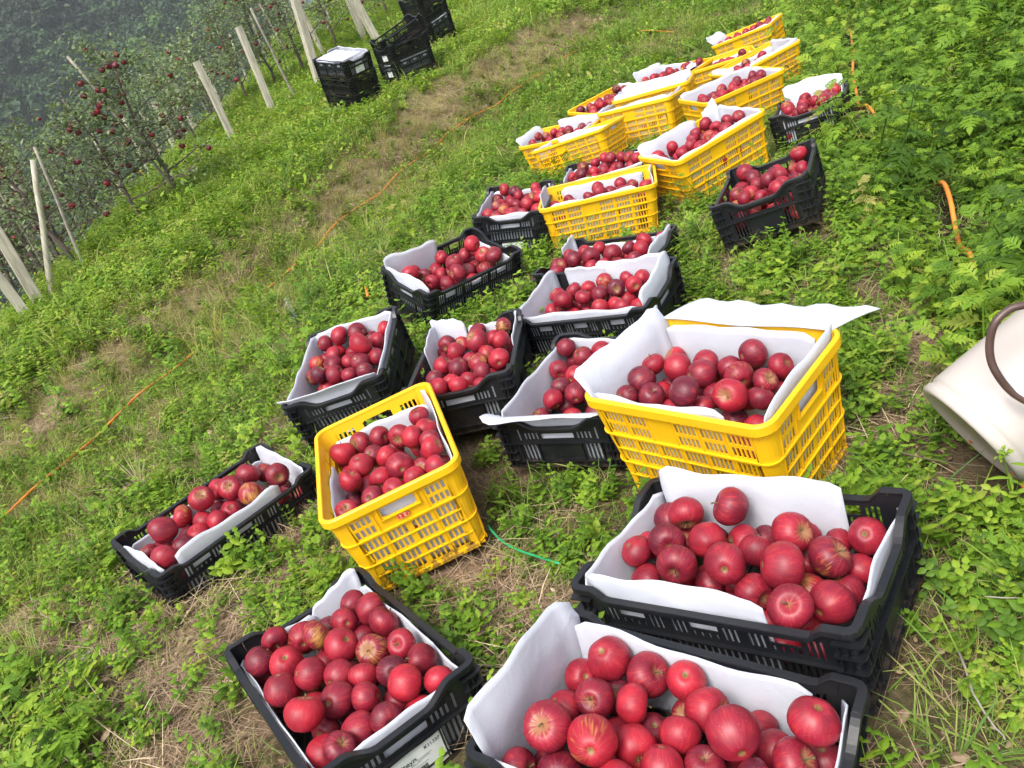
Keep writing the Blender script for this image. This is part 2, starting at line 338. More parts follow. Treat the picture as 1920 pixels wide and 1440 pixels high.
# zones painted in world space: 0 soil, 1 straw/brown, 2 lush
def seg_dist(x, y, pts):
    best = np.full(np.shape(x), 1e9)
    for (ax, ay), (bx, by) in zip(pts[:-1], pts[1:]):
        dx, dy = bx-ax, by-ay; t = np.clip(((x-ax)*dx+(y-ay)*dy)/(dx*dx+dy*dy), 0, 1)
        best = np.minimum(best, np.hypot(x-ax-t*dx, y-ay-t*dy))
    return best
def P2(*uv): return [tuple(ground_at(u, v)[:2]) for u, v in uv]
TRACK = P2((0, 850), (200, 690), (400, 540), (560, 420), (720, 290), (860, 170), (930, 140), (1010, 80), (1100, 40), (1250, 10))
HOSE_UV = [(-60, 1075), (0, 1015), (70, 940), (185, 840), (300, 740), (390, 650), (480, 570), (560, 500), (650, 425), (745, 340), (850, 250), (970, 180), (1030, 135), (1075, 105), (1150, 75), (1210, 68), (1265, 68)]
HOSE = P2(*HOSE_UV)
SOIL = P2((60, 1170), (170, 1200), (260, 1190), (330, 1260), (380, 1350), (300, 1420), (450, 1400)); SOIL2 = P2((880, 860), (930, 900), (1080, 800)); SOIL3 = P2((520, 800), (560, 880), (590, 1010), (930, 1100), (1010, 1200))
SOILR = P2((1640, 540), (1680, 520), (1760, 700), (1640, 820), (1750, 860)); SOIL4 = P2((1230, 90), (1300, 40), (1400, 30)); SOIL5 = P2((600, 1020), (520, 1100), (400, 1200), (250, 1150))
def nz(x, y, s, seed=0.):
    out = np.empty(len(x))
    for i, (a, b) in enumerate(zip(x, y)): out[i] = mnoise.noise((a*s+seed, b*s-seed, seed))
    return out
def fast_noise(x, y, s, sd):
    r = np.random.default_rng(sd); o = 0*x
    for f in (1, 2.1, 4.3):
        for _ in range(3):
            a = r.uniform(0, 6.28); o = o+np.sin((x*math.cos(a)+y*math.sin(a))*s*f*2.5+r.uniform(0, 6.28)+1.5*np.sin(y*s*f*.9+r.uniform(0, 6)))/f
    return o/4
def fields(x, y):
    dt = seg_dist(x, y, TRACK); dh = seg_dist(x, y, HOSE)
    xp = np.interp(y, PATH_Y, PATH_X); xe = np.interp(y, EDGE_Y, EDGE_X)
    n = fast_noise(x, y, .9, 3)
    brown = np.exp(-(dt/(.15+.019*y))**2)*(.85+.4*n)
    soil = np.maximum.reduce([np.exp(-(seg_dist(x, y, S)/r)**2) for S, r in ((SOIL, .12), (SOIL2, .12), (SOIL3, .11), (SOILR, .12), (SOIL4, .35), (SOIL5, .09))])
    soil = soil*(1+.8*n)
    band = np.exp(-(np.maximum(0, dh-.1)/.55)**2)      # yellowish thin grass beside hose
    left = smooth01((xp-x-.35)/.5)*(1-brown)           # bank
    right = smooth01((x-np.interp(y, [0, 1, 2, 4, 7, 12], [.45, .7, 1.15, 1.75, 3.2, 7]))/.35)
    return dict(brown=np.clip(brown, 0, 1), soil=np.clip(soil, 0, 1), band=band, left=left, right=right, n=n, xe=xe)
near = (np.abs(V[:, 0]) < 9) & (V[:, 1] < 20)
col = np.tile(np.array([.05, .08, .02, 1.]), (len(V), 1)); fz = fields(V[near, 0], V[near, 1])
c = np.empty((near.sum(), 3)); c[:] = (.11, .095, .05)
def lerp(c, t, k): t = np.clip(t, 0, 1)[:, None]; return c*(1-t)+np.array(k)*t
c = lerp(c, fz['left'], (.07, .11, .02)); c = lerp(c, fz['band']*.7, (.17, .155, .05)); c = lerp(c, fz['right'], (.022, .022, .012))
c = lerp(c, fz['brown'], (.26, .22, .12)); c = lerp(c, fz['soil'], (.19, .13, .09)); col[near, :3] = c
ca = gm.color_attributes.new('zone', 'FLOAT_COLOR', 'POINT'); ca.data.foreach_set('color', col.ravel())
def ground_mat():
    m, t, out = new_mat('ground_soil'); k = NT(t); p = k.n('ShaderNodeBsdfPrincipled', i_Roughness=.95); p.inputs['Specular IOR Level'].default_value = .1
    a = k.n('ShaderNodeAttribute', attribute_name='zone'); g = k.n('ShaderNodeNewGeometry')
    n1 = k.n('ShaderNodeTexNoise', i_Scale=14., i_Detail=8., i_Roughness=.7); k.l(g.outputs['Position'], n1.inputs[0])
    mp = k.n('ShaderNodeMapping'); mp.inputs['Rotation'].default_value = (0, 0, .6); mp.inputs['Scale'].default_value = (60, 9, 20); k.l(g.outputs['Position'], mp.inputs[0])
    n2 = k.n('ShaderNodeTexNoise', i_Scale=1.5, i_Detail=5.); k.l(mp.outputs[0], n2.inputs[0])
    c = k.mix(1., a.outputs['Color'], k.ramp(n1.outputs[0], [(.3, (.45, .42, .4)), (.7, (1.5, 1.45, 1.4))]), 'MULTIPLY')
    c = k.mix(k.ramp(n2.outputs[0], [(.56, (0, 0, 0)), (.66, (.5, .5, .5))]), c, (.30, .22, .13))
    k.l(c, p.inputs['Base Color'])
    b = k.n('ShaderNodeBump', i_Strength=.9, i_Distance=.03); k.l(n1.outputs[0], b.inputs['Height']); k.l(b.outputs[0], p.inputs['Normal'])
    k.l(p.outputs[0], out.inputs[0]); return m
gm.materials.append(ground_mat()); tag(obj('ground', gm), 'green grassy hillside with a brown worn track', kind='structure')
# ---------------------------------------------------------------- crate building
def panel(mb, u0, u1, w0, w1, holes, thick, fn, extra_u=(), extra_w=()):
    """wall panel with real openings; fn(u, w, d) -> point, d = depth inward"""
    us = sorted(set([u0, u1]+[h[0] for h in holes]+[h[1] for h in holes]+list(extra_u)))
    ws = sorted(set([w0, w1]+[h[2] for h in holes]+[h[3] for h in holes]+list(extra_w)))
    nu, nw = len(us)-1, len(ws)-1; solid = np.ones((nu, nw), bool)
    uc = np.array([(us[i]+us[i+1])/2 for i in range(nu)]); wc = np.array([(ws[j]+ws[j+1])/2 for j in range(nw)])
    for h in holes: solid[np.ix_((uc > h[0]) & (uc < h[1]), (wc > h[2]) & (wc < h[3]))] = False
    idx = {}; V = []; F = []
    def vid(i, j, d):
        if (i, j, d) not in idx: idx[(i, j, d)] = len(V); V.append(tuple(fn(us[i], ws[j], d*thick)))
        return idx[(i, j, d)]
    for i in range(nu):
        for j in range(nw):
            if not solid[i, j]: continue
            a, b, c, d = (i, j), (i+1, j), (i+1, j+1), (i, j+1)
            F.append([vid(*q, 0) for q in (a, b, c, d)]); F.append([vid(*q, 1) for q in (d, c, b, a)])
            for (di, dj, p, q) in ((0, -1, b, a), (1, 0, c, b), (0, 1, d, c), (-1, 0, a, d)):
                ii, jj = i+di, j+dj
                if ii < 0 or jj < 0 or ii >= nu or jj >= nw or not solid[ii, jj]:
                    F.append([vid(*p, 0), vid(*q, 0), vid(*q, 1), vid(*p, 1)][::-1])
    mb.add(V, F)
def sweep_rim(mb, pts, sec):
    """pts: (x, y, z, nx, ny) closed loop, sec: (out, up) closed section"""
    n = len(pts); m = len(sec)
    V = [(x+nx*o, y+ny*o, z+u) for (x, y, z, nx, ny) in pts for (o, u) in sec]
    F = [(i*m+k, ((i+1) % n)*m+k, ((i+1) % n)*m+(k+1) % m, i*m+(k+1) % m) for i in range(n) for k in range(m)]
    mb.add(V, F)
def perimeter(L, Wd, r, zf, nc=5, step=.025):
    P = []
    cs = [(L/2-r, -Wd/2+r, -90), (L/2-r, Wd/2-r, 0), (-L/2+r, Wd/2-r, 90), (-L/2+r, -Wd/2+r, 180)]
    for q, (cx, cy, a0) in enumerate(cs):
        for k in range(nc+1):
            a = R_(a0+90*k/nc); P.append((cx+r*math.cos(a), cy+r*math.sin(a), math.cos(a), math.sin(a)))
        nx_, ny_ = cs[(q+1) % 4][0], cs[(q+1) % 4][1]; a = R_(a0+90)
        x0, y0 = P[-1][0], P[-1][1]; x1, y1 = nx_+r*math.cos(a), ny_+r*math.sin(a)
        m = max(2, int(math.hypot(x1-x0, y1-y0)/step))
        for k in range(1, m): P.append((x0+(x1-x0)*k/m, y0+(y1-y0)*k/m, math.cos(a), math.sin(a)))
    return [(x, y, zf(x, y), a, b) for x, y, a, b in P]
def side_fn(side, L, Wd, taper, H, prof=None, wtop=None):
    """side: 0 front long, 1 right short, 2 back long, 3 left short. u runs counter-clockwise"""
    def fn(u, w_, d):
        if prof is not None and w_ > wtop: w_ = wtop+(w_-wtop)*(prof(abs(u))-wtop)/(H-wtop)
        ins = taper*(1-w_/H)
        if side == 0: return (u, -Wd/2+ins+d, w_)
        if side == 1: return (L/2-ins-d, u, w_)
        if side == 2: return (-u, Wd/2-ins-d, w_)
        return (-L/2+ins+d, -u, w_)
    return fn
def corner_post(mb, sx, sy, L, Wd, arm, H, taper, t, ledges, led, r=0., fins=()):
    def pr(w_, off):    # outline of the corner from arm to arm, offset outwards
        ins = taper*(1-w_/H); hx, hy = L/2-ins+off, Wd/2-ins+off; P = [(hx-arm-off, hy)]
        if r > 0:
            for k in range(6):
                a = R_(90-90*k/5); P.append((hx-r+r*math.cos(a), hy-r+r*math.sin(a)))
        else: P.append((hx, hy))
        P.append((hx, hy-arm-off)); return [(x*sx, y*sy) for x, y in P]
    def strip(w0, w1, o0, o1):
        A, B = pr(w0, o1), pr(w1, o1); C, D = pr(w0, o0), pr(w1, o0); n = len(A)
        V = [(x, y, w0) for x, y in A]+[(x, y, w1) for x, y in B]+[(x, y, w0) for x, y in C]+[(x, y, w1) for x, y in D]
        F = []
        for i in range(n-1):
            F += [(i, i+1, n+i+1, n+i), (3*n+i, 3*n+i+1, 2*n+i+1, 2*n+i), (n+i, n+i+1, 3*n+i+1, 3*n+i), (2*n+i, 2*n+i+1, i+1, i)]
        F += [(0, n, 3*n, 2*n), (n-1, 3*n-1, 4*n-1, 2*n-1)]
        if sx*sy < 0: F = [f[::-1] for f in F]
        mb.add(V, F)
    strip(0.001, H-.002, -t, 0)
    for w_ in ledges: strip(w_-.002, w_+.0015, 0.0005, led)
    for fx in fins:
        for w0, w1 in zip(list(ledges)[:-1], list(ledges)[1:]):
            ins = taper*(1-(w0+w1)/2/H)
            mb.box(sx*(L/2-fx)-.001, sx*(L/2-fx)+.001, *sorted((sy*(Wd/2-ins), sy*(Wd/2-ins+led*.85))), w0, w1)
            mb.box(*sorted((sx*(L/2-ins), sx*(L/2-ins+led*.85))), sy*(Wd/2-fx)-.001, sy*(Wd/2-fx)+.001, w0, w1)
def build_crate(kind):
    """kind: black, black_tall, yellow -> Empty with parts rim, long_side x2, short_side x2, corner_post x4, base"""
    yel = kind == 'yellow'; tall = kind == 'black_tall'
    L, Wd, H = (.615, .405, .305) if yel else (.6, .4, .235 if tall else .2)
    mat = M_YEL if yel else M_BLACK; tp = .03 if yel else .010
    e = bpy.data.objects.new(('yellow' if yel else 'black')+'_crate', None); e.empty_display_size = .1
    arm = .05 if yel else .042; lu, su = L/2-arm-.002, Wd/2-arm-.002
    if yel: pl = ps = lambda a: H
    else:
        pl = lambda a: H-.024*float(smooth01((.245-a)/.03))
        ps = lambda a: H-.036*float(smooth01((.135-a)/.075))
    lh, sh = [], []; mbl, mbs = MB(), MB()
    if yel:
        bands = [(.205, .272), (.112, .190), (.022, .098)]
        for bi, (b0, b1) in enumerate(bands):
            mid = (b0+b1)/2
            for (h, half, ncol) in ((lh, lu, 6), (sh, su, 4)):
                cw = 2*half/ncol
                for c_ in range(ncol):
                    if h is lh and bi == 0 and c_ == 2: continue
                    if h is sh and bi == 0 and c_ in (1, 2): continue
                    a0 = -half+c_*cw+.007; a1 = a0+cw-.014; n = int((a1-a0)/.0125); pit = (a1-a0)/n
                    for k in range(n):
                        for r0, r1 in ((b0, mid-.003), (mid+.003, b1)): h.append((a0+k*pit+.0028, a0+(k+1)*pit-.0028, r0+.002, r1-.002))
        for k, (a, b) in enumerate(((.0, .0), (.004, .003), (.010, .006))): sh.append((-.052+b, .052-b, .243+a*.6, .272-a*.6))
        sh.append((-.052+.006, .052-.006, .240, .275))
    else:
        s = 1.
        rows = [(.035, .095)] if not tall else [(.03, .075), (.085, .125)]
        up = (.116, .160) if not tall else (.145, .195)
        for g in (-.165, 0, .165):
            for o in (-.068, -.056, -.044, .044, .056, .068): lh.append((g+o-.0032, g+o+.0032, *up))
            wm = up[0]+.020; lh.append((g-.031, g+.031, wm, up[1]))
            for o in (-.025, -.0083, .0083, .025): lh.append((g+o-.0032, g+o+.0032, up[0], wm-.006))
            for r0, r1 in rows:
                for k in range(11): lh.append((g-.072+k*.0144-.0035, g-.072+k*.0144+.0035, r0, r1))
        us_ = (.112, .140) if not tall else (.150, .178)
        sh.append((-.054, .054, us_[0]+.006, us_[1]))
        for o in (.068, .081, .094, .107):
            for sg in (-1, 1): sh.append((sg*o-.0034, sg*o+.0034, us_[0]+.004, us_[1]+.004))
        sh += [(.128-.0034, .128+.0034, us_[0], us_[1]+.02), (-.128-.0034, -.128+.0034, us_[0], us_[1]+.02)]
        if tall:
            for k in range(15): sh.append((-.112+k*.016-.004, -.112+k*.016+.004, .092, .140))
            for o in (.085, .1, .115):
                for sg in (-1, 1): sh.append((sg*o-.004, sg*o+.004, .02, .08))
        else:
            for o in (.085, .098, .111, .124):
                for sg in (-1, 1): sh.append((sg*o-.0038, sg*o+.0038, .028, .098))
    led = .0035 if yel else .0095
    th = .003
    wt = (.20 if tall else .165) if not yel else H
    eu = [i*.02-.24 for i in range(25)] if not yel else [i*.06-.24 for i in range(9)]
    def ribs(mb, half, fnq, vert, hor, pr_):
        for w_ in hor: mb.box(-half, half, w_-.0016, w_+.0016, -led, .0004, lambda u, ww, d: fnq(u, ww, d))
        for u_ in vert: mb.box(u_-.0016, u_+.0016, .012, (hor[-1] if not yel else H-.03), -led*.8, .0003, lambda u, ww, d: fnq(u, ww, d))
    for sides, half, hol, pf, nm in (((0, 2), lu, lh, pl, 'long_side'), ((1, 3), su, sh, ps, 'short_side')):
        for sd_ in sides:
            mb = MB(); fn = side_fn(sd_, L, Wd, tp, H, None if yel else pf, wt)
            panel(mb, -half, half, .004, H-.004, hol, th, fn, [q for q in eu if abs(q) < half], () if yel else (wt, wt+.01))
            fnq = side_fn(sd_, L, Wd, tp, H)
            if yel:
                cw = 2*half/(6 if nm == 'long_side' else 4); nc_ = 6 if nm == 'long_side' else 4
                vert = [-half+i*cw for i in range(nc_+1) if not (nm == 'short_side' and i == 2)]
                ribs(mb, half, fnq, vert, [.012, .060, .105, .151, .198], None)
                mb.box(-half, half, .196, .201, -.006, .0005, fnq); mb.box(-half, half, .103, .107, -.0055, .0005, fnq)
                mb.box(-half, half, .0, .010, -.006, .0005, fnq)
                if nm == 'short_side':
                    for a, b, c2, d2 in ((-.062, .062, .233, .237), (-.062, .062, .277, .281), (-.062, -.058, .237, .277), (.058, .062, .237, .277)):
                        mb.box(a, b, c2, d2, -.006, .0004, fnq)
            else:
                vert = [-.2475, -.0825, .0825, .2475] if nm == 'long_side' else [-.135, .135, -.072, .072]
                ho = [.004, .027, .104] if not tall else [.004, .024, .08, .134]
                ribs(mb, half, fnq, vert, ho, None)
                if nm == 'short_side' and not tall:
                    mb.box(-.066, .066, .03, .033, -.004, .0004, fnq)
            o = bpy.data.objects.new(nm, mb.mesh(nm, mat)); o.parent = e
    # rim
    if yel:
        pts = perimeter(L, Wd, .042, lambda x, y: H, 6, .08)
        sec = [(-.005, 0), (-.003, .004), (.006, .005), (.010, .001), (.010, -.020), (.0075, -.020), (.0065, -.003), (-.005, -.004)]
    else:
        def zf(x, y):
            a = pl(abs(x)) if abs(abs(y)-Wd/2) < .02 and abs(x) < L/2-.03 else (ps(abs(y)) if abs(y) < Wd/2-.03 else H)
            return a
        pts = perimeter(L, Wd, .018, zf, 3, .012)
        sec = [(-.0085, 0), (-.0075, .0025), (.0085, .0025), (.0095, 0), (.0095, -.011), (.0075, -.011), (.0065, -.002), (-.0085, -.002)]
    mb = MB(); sweep_rim(mb, pts, sec[::-1])
    me = mb.mesh('rim', mat); 
    o = bpy.data.objects.new('rim', me); o.parent = e
    for sx, sy in ((-1, -1), (1, -1), (1, 1), (-1, 1)):
        mb = MB()
        if yel: corner_post(mb, sx, sy, L, Wd, arm, H, tp, .003, [.010, .105, .198, .278], .0045, r=.04)
        else: corner_post(mb, sx, sy, L, Wd, arm, H, tp, .003, ([.006, .035, .068, .104, .14, .172] if not tall else [.006, .035, .07, .105, .14, .175, .208]), .012, r=.012, fins=(.018, .033))
        o = bpy.data.objects.new('corner_post', mb.mesh('corner_post', mat)); o.parent = e
    mb = MB(); bl, bw = L/2-tp-.004, Wd/2-tp-.004
    mb.box(-bl, bl, -bw, bw, 0, .004)
    for i in range(9):
        x = -bl+.02+i*(2*bl-.04)/8; mb.box(x-.002, x+.002, -bw+.002, bw-.002, .004, .009)
    o = bpy.data.objects.new('base', mb.mesh('base', mat)); o.parent = e
    return e, (L, Wd, H)
PROTO = {k: build_crate(k) for k in ('black', 'black_tall', 'yellow')}
def copy_unlinked(o, parent=None):
    c = o.copy(); scene.collection.objects.link(c); c.parent = parent
    for ch in o.children: copy_unlinked(ch, c)
    return c
def place_crate(kind, M, dims, label, group):
    e, d0 = PROTO[kind]; c = copy_unlinked(e)
    c.matrix_world = M @ Matrix.Diagonal((dims[0]/d0[0], dims[1]/d0[1], dims[2]/d0[2], 1))
    tag(c, label, 'crate', group); return c
def text_mesh(s, size, mat, name='lettering'):
    cu = bpy.data.curves.new('tmp_text', 'FONT'); cu.body = s; cu.size = size; cu.extrude = .0002; cu.resolution_u = 3
    to = bpy.data.objects.new('tmp_text', cu); scene.collection.objects.link(to)
    dg = bpy.context.evaluated_depsgraph_get(); me = bpy.data.meshes.new_from_object(to.evaluated_get(dg)); me.name = name
    bpy.data.objects.remove(to); me.materials.clear(); me.materials.append(mat); return me
def label_card(crate, side, dims0, w0, w1, u0, u1, rich, label=None):
    """paper card on the outside of a short side"""
    L, Wd, H = dims0; s = 1 if side == 1 else -1
    mb = MB(); x = L/2-.0102*(1-.06/H)+.0036
    n = 6
    V = []; F = []
    for i in range(n+1):
        u = u0+(u1-u0)*i/n
        for w_ in (w0, w1): V.append((s*(x+.0012*math.sin(i*1.7)), s*u, w_)); V.append((s*(x+.0012*math.sin(i*1.7)+.0006), s*u, w_))
    for i in range(n):
        a = 4*i; b = a+4; F += [(a+1, b+1, b+3, a+3), (a+2, b+2, b, a), (a, b, b+1, a+1), (a+3, b+3, b+2, a+2)]
    F += [(0, 1, 3, 2), (4*n+2, 4*n+3, 4*n+1, 4*n)]
    mb.add(V, F); card = obj('paper_label', mb.mesh('paper_label', M_PAPER), crate)
    if label: card['label'] = label
    Mx = Matrix(((0, 0, s, s*(x+.0021)), (s, 0, 0, 0), (0, 1, 0, 0), (0, 0, 0, 1)))
    def put(nm, me, u, w_):
        o = obj(nm, me, card); o.matrix_local = Mx @ Matrix.Translation((u, w_, 0)); return o
    W_ = u1-u0; Hh = w1-w0
    if rich:
        put('lettering', text_mesh('Kapiteyn', .019, M_INK), u0+.017, w0+.052)
        put('lettering', text_mesh('K11337', .013, M_INK), u0+.108, w0+.052+.012)
        rg = MB()
        for k in range(20):
            a, b = 2*math.pi*k/20, 2*math.pi*(k+1)/20
            rg.add([(r*math.cos(t), r*math.sin(t), 0) for r in (.0045, .006) for t in (a, b)], [(0, 1, 3, 2)])
            rg.add([(.5*r*math.cos(t), .5*r*math.sin(t), 0) for r in (.0035, .005) for t in (a, b)], [(0, 1, 3, 2)])
        put('emblem', rg.mesh('emblem', M_INK), u0+.009, w0+.058)
        bc = MB(); x_ = 0
        while x_ < .052:
            wd_ = random.choice((.0006, .0011, .0016)); bc.box(x_, x_+wd_, 0, .017, 0, .0002); x_ += wd_+random.choice((.0007, .0012))
        put('barcode', bc.mesh('barcode', M_INK), u0+.052, w0+.012)
    ln = MB()
    rows = [(.006, .047, .034), (.006, .042, .036), (.006, .037, .028), (.006, .032, .033), (.006, .020, .022), (.060, .044, .03), (.085, .050, .035), (.085, .046, .028), (.062, .034, .045)] if rich else [(.008, Hh-.014, W_*.4), (.008, Hh-.019, W_*.5), (.05, .02, W_*.35), (.05, .014, W_*.3)]
    for a, b, l_ in rows:
        x_ = a
        while x_ < min(a+l_, W_-.006):
            g_ = random.uniform(.0015, .005); ln.box(x_, x_+g_, b, b+(.0014 if rich else .0025), 0, .0002); x_ += g_+.001
    put('fine_print', ln.mesh('fine_print', M_INKG), u0, w0)
    return card
# ---------------------------------------------------------------- foam liners
def liner_mesh(dims, specs, yel, seed, fold=None):
    """specs: per side (s0, s1, h0, h1, lean[, wave]); s along the side counter-clockwise; heights relative to the rim"""
    L, Wd, H = dims; r = random.Random(seed); mb = MB(); tp = .03 if yel else .010
    for side, sps in enumerate(specs):
        if sps is None: continue
        for sp in (sps if isinstance(sps, list) else [sps]):
            s0, s1, h0, h1, lean = sp[:5]; wave = sp[5] if len(sp) > 5 else .004
            half = (L/2 if side in (0, 2) else Wd/2)-.012; nu = 18 if side in (0, 2) else 14; nv = 14
            fn = side_fn(side, L, Wd, tp, H); ph = r.uniform(0, 6); ph2 = r.uniform(0, 6)
            V = []; F = []
            for i in range(nu+1):
                t = i/nu; s = s0+(s1-s0)*t; u = -half+2*half*s
                top = H+h0+(h1-h0)*t + wave*1.2*math.sin(ph+t*7)+.003*math.sin(ph2+t*19)
                # rounded sheet corners
                top -= .012*max(0, 1-t/.05)**2+.012*max(0, 1-(1-t)/.05)**2
                z0 = H*.07
                for j in range(nv+1):
                    q = j/nv; z = z0+(top-z0)*q
                    over = max(0, z-(H+.002)); ul = u*(1-tp*(1-min(z, H)/H)/half-.004/half)
                    d = .0135+.002*math.sin(ph+u*22+q*3)+wave*.9*math.sin(ph2+u*16+q*2)*q
                    if over <= 0: d = max(d, .0115)
                    else:
                        k = min(1, over/.08); d = d-lean*(k**1.1)
                        if lean > 0 and z > H-.01: pass
                        z = z-abs(lean)*.45*k**2
                    cu = abs(s-.5)*2; d += .012*max(0, cu-.90)/.10*(1 if over <= 0 else .6)
                    V.append(fn(ul, z, d) if z <= H else (lambda p, zz: (p[0], p[1], zz))(fn(ul, H, d), z))
            for i in range(nu):
                for j in range(nv):
                    a = i*(nv+1)+j; F.append((a, a+nv+1, a+nv+2, a+1))
            mb.add(V, F)
    if fold:   # loose flap lying out over one side: (side, s0, s1, reach, rise, skew)
        side, s0, s1, reach, rise, skew = fold; half = (L/2 if side in (0, 2) else Wd/2)-.012
        V = []; F = []; nu, nv = 16, 10
        fn = side_fn(side, L, Wd, 0, H)
        for i in range(nu+1):
            t = i/nu
            for j in range(nv+1):
                q = j/nv; u = -half+2*half*(s0+(s1-s0)*t)+skew*q
                p = fn(u, H, .012-reach*q); z = H+.004+rise*math.sin(q*1.5)+.006*math.sin(t*28)*q+.004*math.sin(t*9)
                V.append((p[0], p[1], z))
        for i in range(nu):
            for j in range(nv):
                a = i*(nv+1)+j; F.append((a, a+nv+1, a+nv+2, a+1))
        mb.add(V, F)
    me = mb.mesh('foam_liner', M_FOAM, True); return me
def put_liner(M, dims, specs, yel, seed, label, fold=None, cat='liner', group='white foam liners in the crates'):
    o = obj('foam_liner', liner_mesh(dims, specs, yel, seed, fold)); o.matrix_world = M
    md = o.modifiers.new('thickness', 'SOLIDIFY'); md.thickness = .0032; md.offset = 0
    tag(o, label, cat, group); return o
# ---------------------------------------------------------------- apples
def apple_geo(seg, ring, seed):
    r = random.Random(seed); V = []; sq = r.uniform(.83, 1.0); lob = r.uniform(.01, .045); ph = r.uniform(0, 6); sk = r.uniform(-.11, .11); ap = r.uniform(-.03, .16)
    for j in range(ring+1):
        th = math.pi*j/ring; s_, c_ = math.sin(th), math.cos(th)
        rad = s_*(1+.06*c_*1.0+ap*c_*.5); z = c_*sq
        top = math.exp(-(s_/.30)**2) if c_ > 0 else 0; bot = math.exp(-(s_/.24)**2) if c_ < 0 else 0
        z -= .34*top; z += .20*bot
        for i in range(seg):
            a = 2*math.pi*i/seg; k = 1+lob*math.cos(5*a+ph)*(.3+.7*(c_ < 0)*abs(c_))+.02*math.cos(2*a+ph)
            V.append((rad*k*math.cos(a)+sk*z, rad*k*math.sin(a), z))
    F = []
    for j in range(ring):
        for i in range(seg):
            a, b = j*seg+i, j*seg+(i+1) % seg; c, d = a+seg, b+seg
            F.append((a, c, d, b))
    N = []
    for j in range(ring+1):
        th = math.pi*j/ring
        for i in range(seg):
            a = 2*math.pi*i/seg; N.append((math.sin(th)*math.cos(a), math.sin(th)*math.sin(a), math.cos(th)))
    return V, F, N
def apple_mesh(seg, ring, seed):
    V, F, N = apple_geo(seg, ring, seed); me = mesh_from('apple', V, F, M_APPLE, True)
    a = me.attributes.new('lp', 'FLOAT_VECTOR', 'POINT'); a.data.foreach_set('vector', np.array(N, dtype=np.float32).ravel()); return me
AP_HI = [apple_mesh(28, 18, s) for s in range(8)]
stem_mb = MB(); stem_mb.tube([(0, 0, .48), (.02, .01, .68), (.07, .03, .84), (.14, .05, .96)], [.045, .035, .035, .06], 6)
STEM = stem_mb.mesh('stem', M_STEM, True)
cal = MB()
for k in range(5):
    a = 2*math.pi*k/5; cal.add([(.05*math.cos(a-.6), .05*math.sin(a-.6), -.72), (.05*math.cos(a+.6), .05*math.sin(a+.6), -.72), (.15*math.cos(a), .15*math.sin(a), -.80)], [(0, 1, 2)])
CALYX = cal.mesh('calyx', M_STEM)
APPLES = []      # dicts: pos (world), r, crate key, rot, tone, blush, seed, vis
def crate_axes(M): return M.to_3x3()
def rest_rot(r, up, pref):
    """apple pose: stem or calyx somewhere on the sphere, biased to face the viewer a bit"""
    v = Vector((r.gauss(0, 1), r.gauss(0, 1), r.gauss(0, 1))).normalized()
    v = (v+pref*.55).normalized()*(1 if r.random() < .55 else -1)
    q = v.to_track_quat('Z', 'Y'); return q.to_euler().to_matrix() @ Matrix.Rotation(r.uniform(0, 6.28), 3, 'Z')
